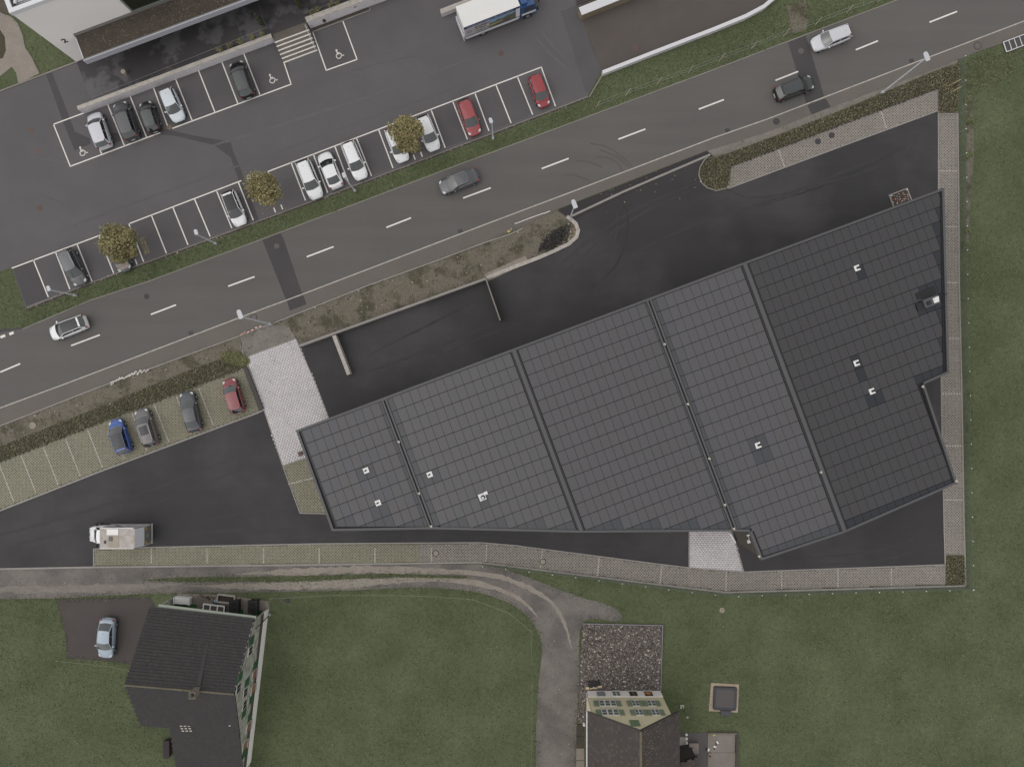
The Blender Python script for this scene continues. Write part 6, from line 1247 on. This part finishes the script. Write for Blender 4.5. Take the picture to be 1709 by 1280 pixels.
# cab
pv_ = paint('white', (0, 0, 0)); cw_ = .98; mb = MB(); rows = []
for x, ws, z in ((Lb, 1.0, 1.55), (Lb+.35, 1.0, 1.5), (Lb+1.1, 1.0, 1.35), (Lb+1.75, .96, 1.22), (Lb+2.25, .84, 1.02), (Lb+2.5, .66, .8)):
    w_ = cw_*ws; rows.append([(x, -w_*.97, .35), (x, -w_, .6), (x, -w_*.98, z-.12), (x, -w_*.86, z), (x, 0, z+.05), (x, w_*.86, z), (x, w_*.98, z-.12), (x, w_, .6), (x, w_*.97, .35)])
mb.grid(rows); mb.face(rows[-1][::-1]); mb.face(rows[0]); mb.build('cab_body', pv_, v, smooth=True)
mb = MB(); ts = (-1, -.5, 0, .5, 1); c1 = [(Lb+1.5+.22*(1-s*s), s*.86, 1.34) for s in ts]; c2 = [(Lb+.85+.1*(1-s*s), s*.74, 2.2) for s in ts]; c3 = [(Lb+.02, s*.78, 2.35) for s in ts]
mb.grid([c1, [tuple((Vector(a)+Vector(b))/2+Vector((.03, 0, .03))) for a, b in zip(c1, c2)], c2]); mb.build('windscreen', GL, v, smooth=True); mb = MB(); mb.grid([c2, c3]); mb.build('cab_roof', pv_, v, smooth=True)
for s in (-1, 1):
    i = 0 if s < 0 else -1; mb = MB(); mb.face([c1[i], c2[i], c3[i], (Lb+.02, s*.9, 1.45)]); mb.build('side_window', GL, v); mb = MB(); mb.tube(c1[i], c2[i], .045, .045, 6); mb.build('pillar_frame', pv_, v)
    mb = MB(); mb.tube((Lb+1.25, s*.95, 1.5), (Lb+1.2, s*1.15, 1.6), .03, .03, 6); mb.box((Lb+1.2, s*1.2, 1.65), (.1, .2, .34)); mb.build('mirror', BLACKP, v)
    for x in (Lb+1.65, .95): mb = MB(); mb.tube((x, s*(.78), .36), (x, s*1.02, .36), .36, .35, 18); wo = mb.build('wheel', TY, v); mb = MB(); mb.tube((x, s*1.0, .36), (x, s*1.03, .36), .2, .19, 14); mb.build('rim', RIM, wo)
    mb = MB(); mb.box((Lb+2.2, s*.66, .95), (.3, .26, .14), -s*.5); mb.build('headlight', HL, v)
mb = MB(); mb.box((Lb+1.66, 0, 1.345), (.06, 1.2, .02)); mb.build('cowl_slot', BK, v); mb = MB(); mb.box((Lb+2.4, 0, 1.0), (.08, .3, .05)); mb.build('badge', IRON, v)

# ------------------------------------------------------------------ white and blue delivery truck, top
hT, hL = 3.45, .95; a = at(774, 47, hT); b = at(868, 10.5, hT); dU = Vector((b.x-a.x, b.y-a.y, 0)); Lt = dU.length; ang = math.atan2(dU.y, dU.x)
v = empty('delivery_truck', (a.x, a.y, .03), 'white box truck with blue cab and printed side at the top of the car park', 'truck', None, ang); Wt = 2.5  # local x forward, y to the far side
TWH = M('truck_white', (220, 218, 216), .5, var=.02, fine=.015); TBL = plain('truck_blue', (40, 76, 128), .35, coat=.6)
mb = MB(); mb.box((Lt/2, Wt/2, (hT+hL)/2), (Lt, Wt, hT-hL)); mb.build('box_body', TWH, v)
mb = MB(); mb.box((Lt/2, Wt/2, hT+.008), (Lt-.06, Wt-.06, .012)); mb.build('roof_sheet', TWH, v)
def sidep(x0, x1, z0, z1, m, name, off=.0): mb = MB(); mb.box(((x0+x1)/2, -.008-off, (z0+z1)/2), (x1-x0, .012, z1-z0)); return mb.build(name, m, v)
NAVY = plain('truck_navy', (34, 52, 96), .5)
sidep(0, Lt, 2.95, hT-.02, NAVY, 'navy_band'); sidep(.05, 3.0, 1.35, 2.9, M('side_print_grey', (178, 172, 172), .6, var=.05, scale=3, fine=.05), 'print_panel', .001); sidep(0, Lt, 1.2, 1.33, NAVY, 'navy_stripe'); sidep(Lt-.5, Lt-.02, 1.35, 3.1, WHITEM, 'print_panel', .002)
# picture panel, sky, hills, field
sidep(3.0, Lt-.5, 2.2, 2.94, plain('print_sky', (132, 160, 184), .6), 'landscape_print'); mb = MB(); xs = [3.0, 3.5, 4.1, 4.6, 5.2, 5.7, Lt-.5]; zs = [2.3, 2.22, 2.45, 2.35, 2.6, 2.5, 2.7]
mb.face([(3.0, -.018, 1.36), (Lt-.5, -.018, 1.36)]+[(x, -.018, z) for x, z in zip(xs[::-1], zs[::-1])]); mb.build('landscape_print', M('print_hills', (96, 96, 84), .7, var=.25, scale=1.5, fine=.2), v)
mb = MB(); mb.face([(3.0, -.02, 1.5), (4.6, -.02, 1.9), (4.6, -.02, 2.1), (3.0, -.02, 1.95)]); mb.build('landscape_print', plain('print_field', (160, 148, 108), .7), v)
LK = plain('truck_lettering', (52, 50, 56), .6); R90 = (math.radians(90), 0, 0)
text_mesh('Getränke', .46, LK, v, (1.25, -.02, 2.62), R90, 'lettering', .012); text_mesh('Weibel', .46, LK, v, (1.25, -.02, 2.15), R90, 'lettering', .012); text_mesh('Transporte AG', .3, LK, v, (1.25, -.02, 1.68), R90, 'lettering', .008)
LW = plain('band_lettering', (190, 196, 210), .6); text_mesh('www.getraenke-weibel.ch', .3, LW, v, (.35, -.018, 3.17), R90); text_mesh('Bier Wein Mineral', .3, LW, v, (3.6, -.018, 3.17), R90)
mb = MB(); mb.tube((.6, -.016, 2.1), (.6, -.024, 2.1), .32, .32, 20); mb.build('side_emblem', plain('emblem_violet_grey', (150, 144, 158), .6), v)
for s in (0, Wt): mb = MB(); mb.box((Lt/2, s, .82), (Lt*.96, .06, .16)); mb.build('side_guard', GALV, v)
mb = MB(); mb.box((Lt/2+.8, Wt/2, .8), (Lt+1.0, .9, .25)); mb.build('chassis', BLACKP, v); mb = MB(); mb.box((-.12, Wt/2, .95), (.12, Wt, 1.0)); mb.build('tail_lift', GALV, v)
for x in (2.2, Lt+1.0):
    for s in (.14, Wt-.14): mb = MB(); y0 = s-.13; mb.tube((x, y0, .48), (x, y0+.26, .48), .47, .47, 18); wo = mb.build('wheel', TY, v); yy = -.01 if s < 1 else Wt-.05; mb = MB(); mb.tube((x, yy, .48), (x, yy+.04, .48), .26, .26, 14); mb.build('rim', RIM, wo)
cb0, cb1 = Lt+.12, Lt+2.0; mb = MB(); sec = [(cb0, .5), (cb1+.05, .5), (cb1+.08, 1.4), (cb1-.22, 2.55), (cb0+.3, 2.7), (cb0, 2.68)]
for s in (.08, Wt-.08): mb.face([(x, s, z) for x, z in (sec if s < 1 else sec[::-1])])
for i in range(len(sec)): p, q = sec[i], sec[(i+1) % len(sec)]; mb.face([(p[0], .08, p[1]), (p[0], Wt-.08, p[1]), (q[0], Wt-.08, q[1]), (q[0], .08, q[1])])
mb.build('cab_body', TBL, v); mb = MB(); mb.slab([(cb1+.09, .2, 1.5), (cb1+.09, Wt-.2, 1.5), (cb1-.19, Wt-.2, 2.48), (cb1-.19, .2, 2.48)], .03); mb.build('windscreen', GL, v)
for s in (.06, Wt-.06): mb = MB(); mb.box((cb0+1.05, s, 1.95), (1.1, .04, .8)); mb.build('side_window', GL, v); mb = MB(); mb.box((cb1+.05, s+(-.28 if s < 1 else .28), 2.0), (.12, .2, .6)); mb.build('mirror', BLACKP, v)
mb = MB(); mb.box((cb0+.5, Wt/2, 2.9), (.7, Wt*.8, .5)); mb.build('wind_deflector', TBL, v); mb = MB(); mb.box((cb0+1.1, Wt/2, 2.74), (.7, 1.0, .04)); mb.build('roof_hatch', BLACKP, v)
mb = MB(); mb.box((cb0+1.0, .05, 1.1), (1.7, .03, .3)); mb.build('white_stripe', WHITE, v)
t = empty('yellow_lamp_post', at(899, 3), 'small post with a yellow cap beside the truck cab at the top edge', 'post'); mb = MB(); mb.tube((0, 0, 0), (0, 0, .8), .06, .06, 8); mb.build('pole', BLACKP, t); mb = MB(); mb.tube((0, 0, .8), (0, 0, .95), .1, .08, 8); mb.build('cap', plain('cap_yellow', (196, 160, 62), .5), t)
# random litter: small pale flecks on the parking and the yard
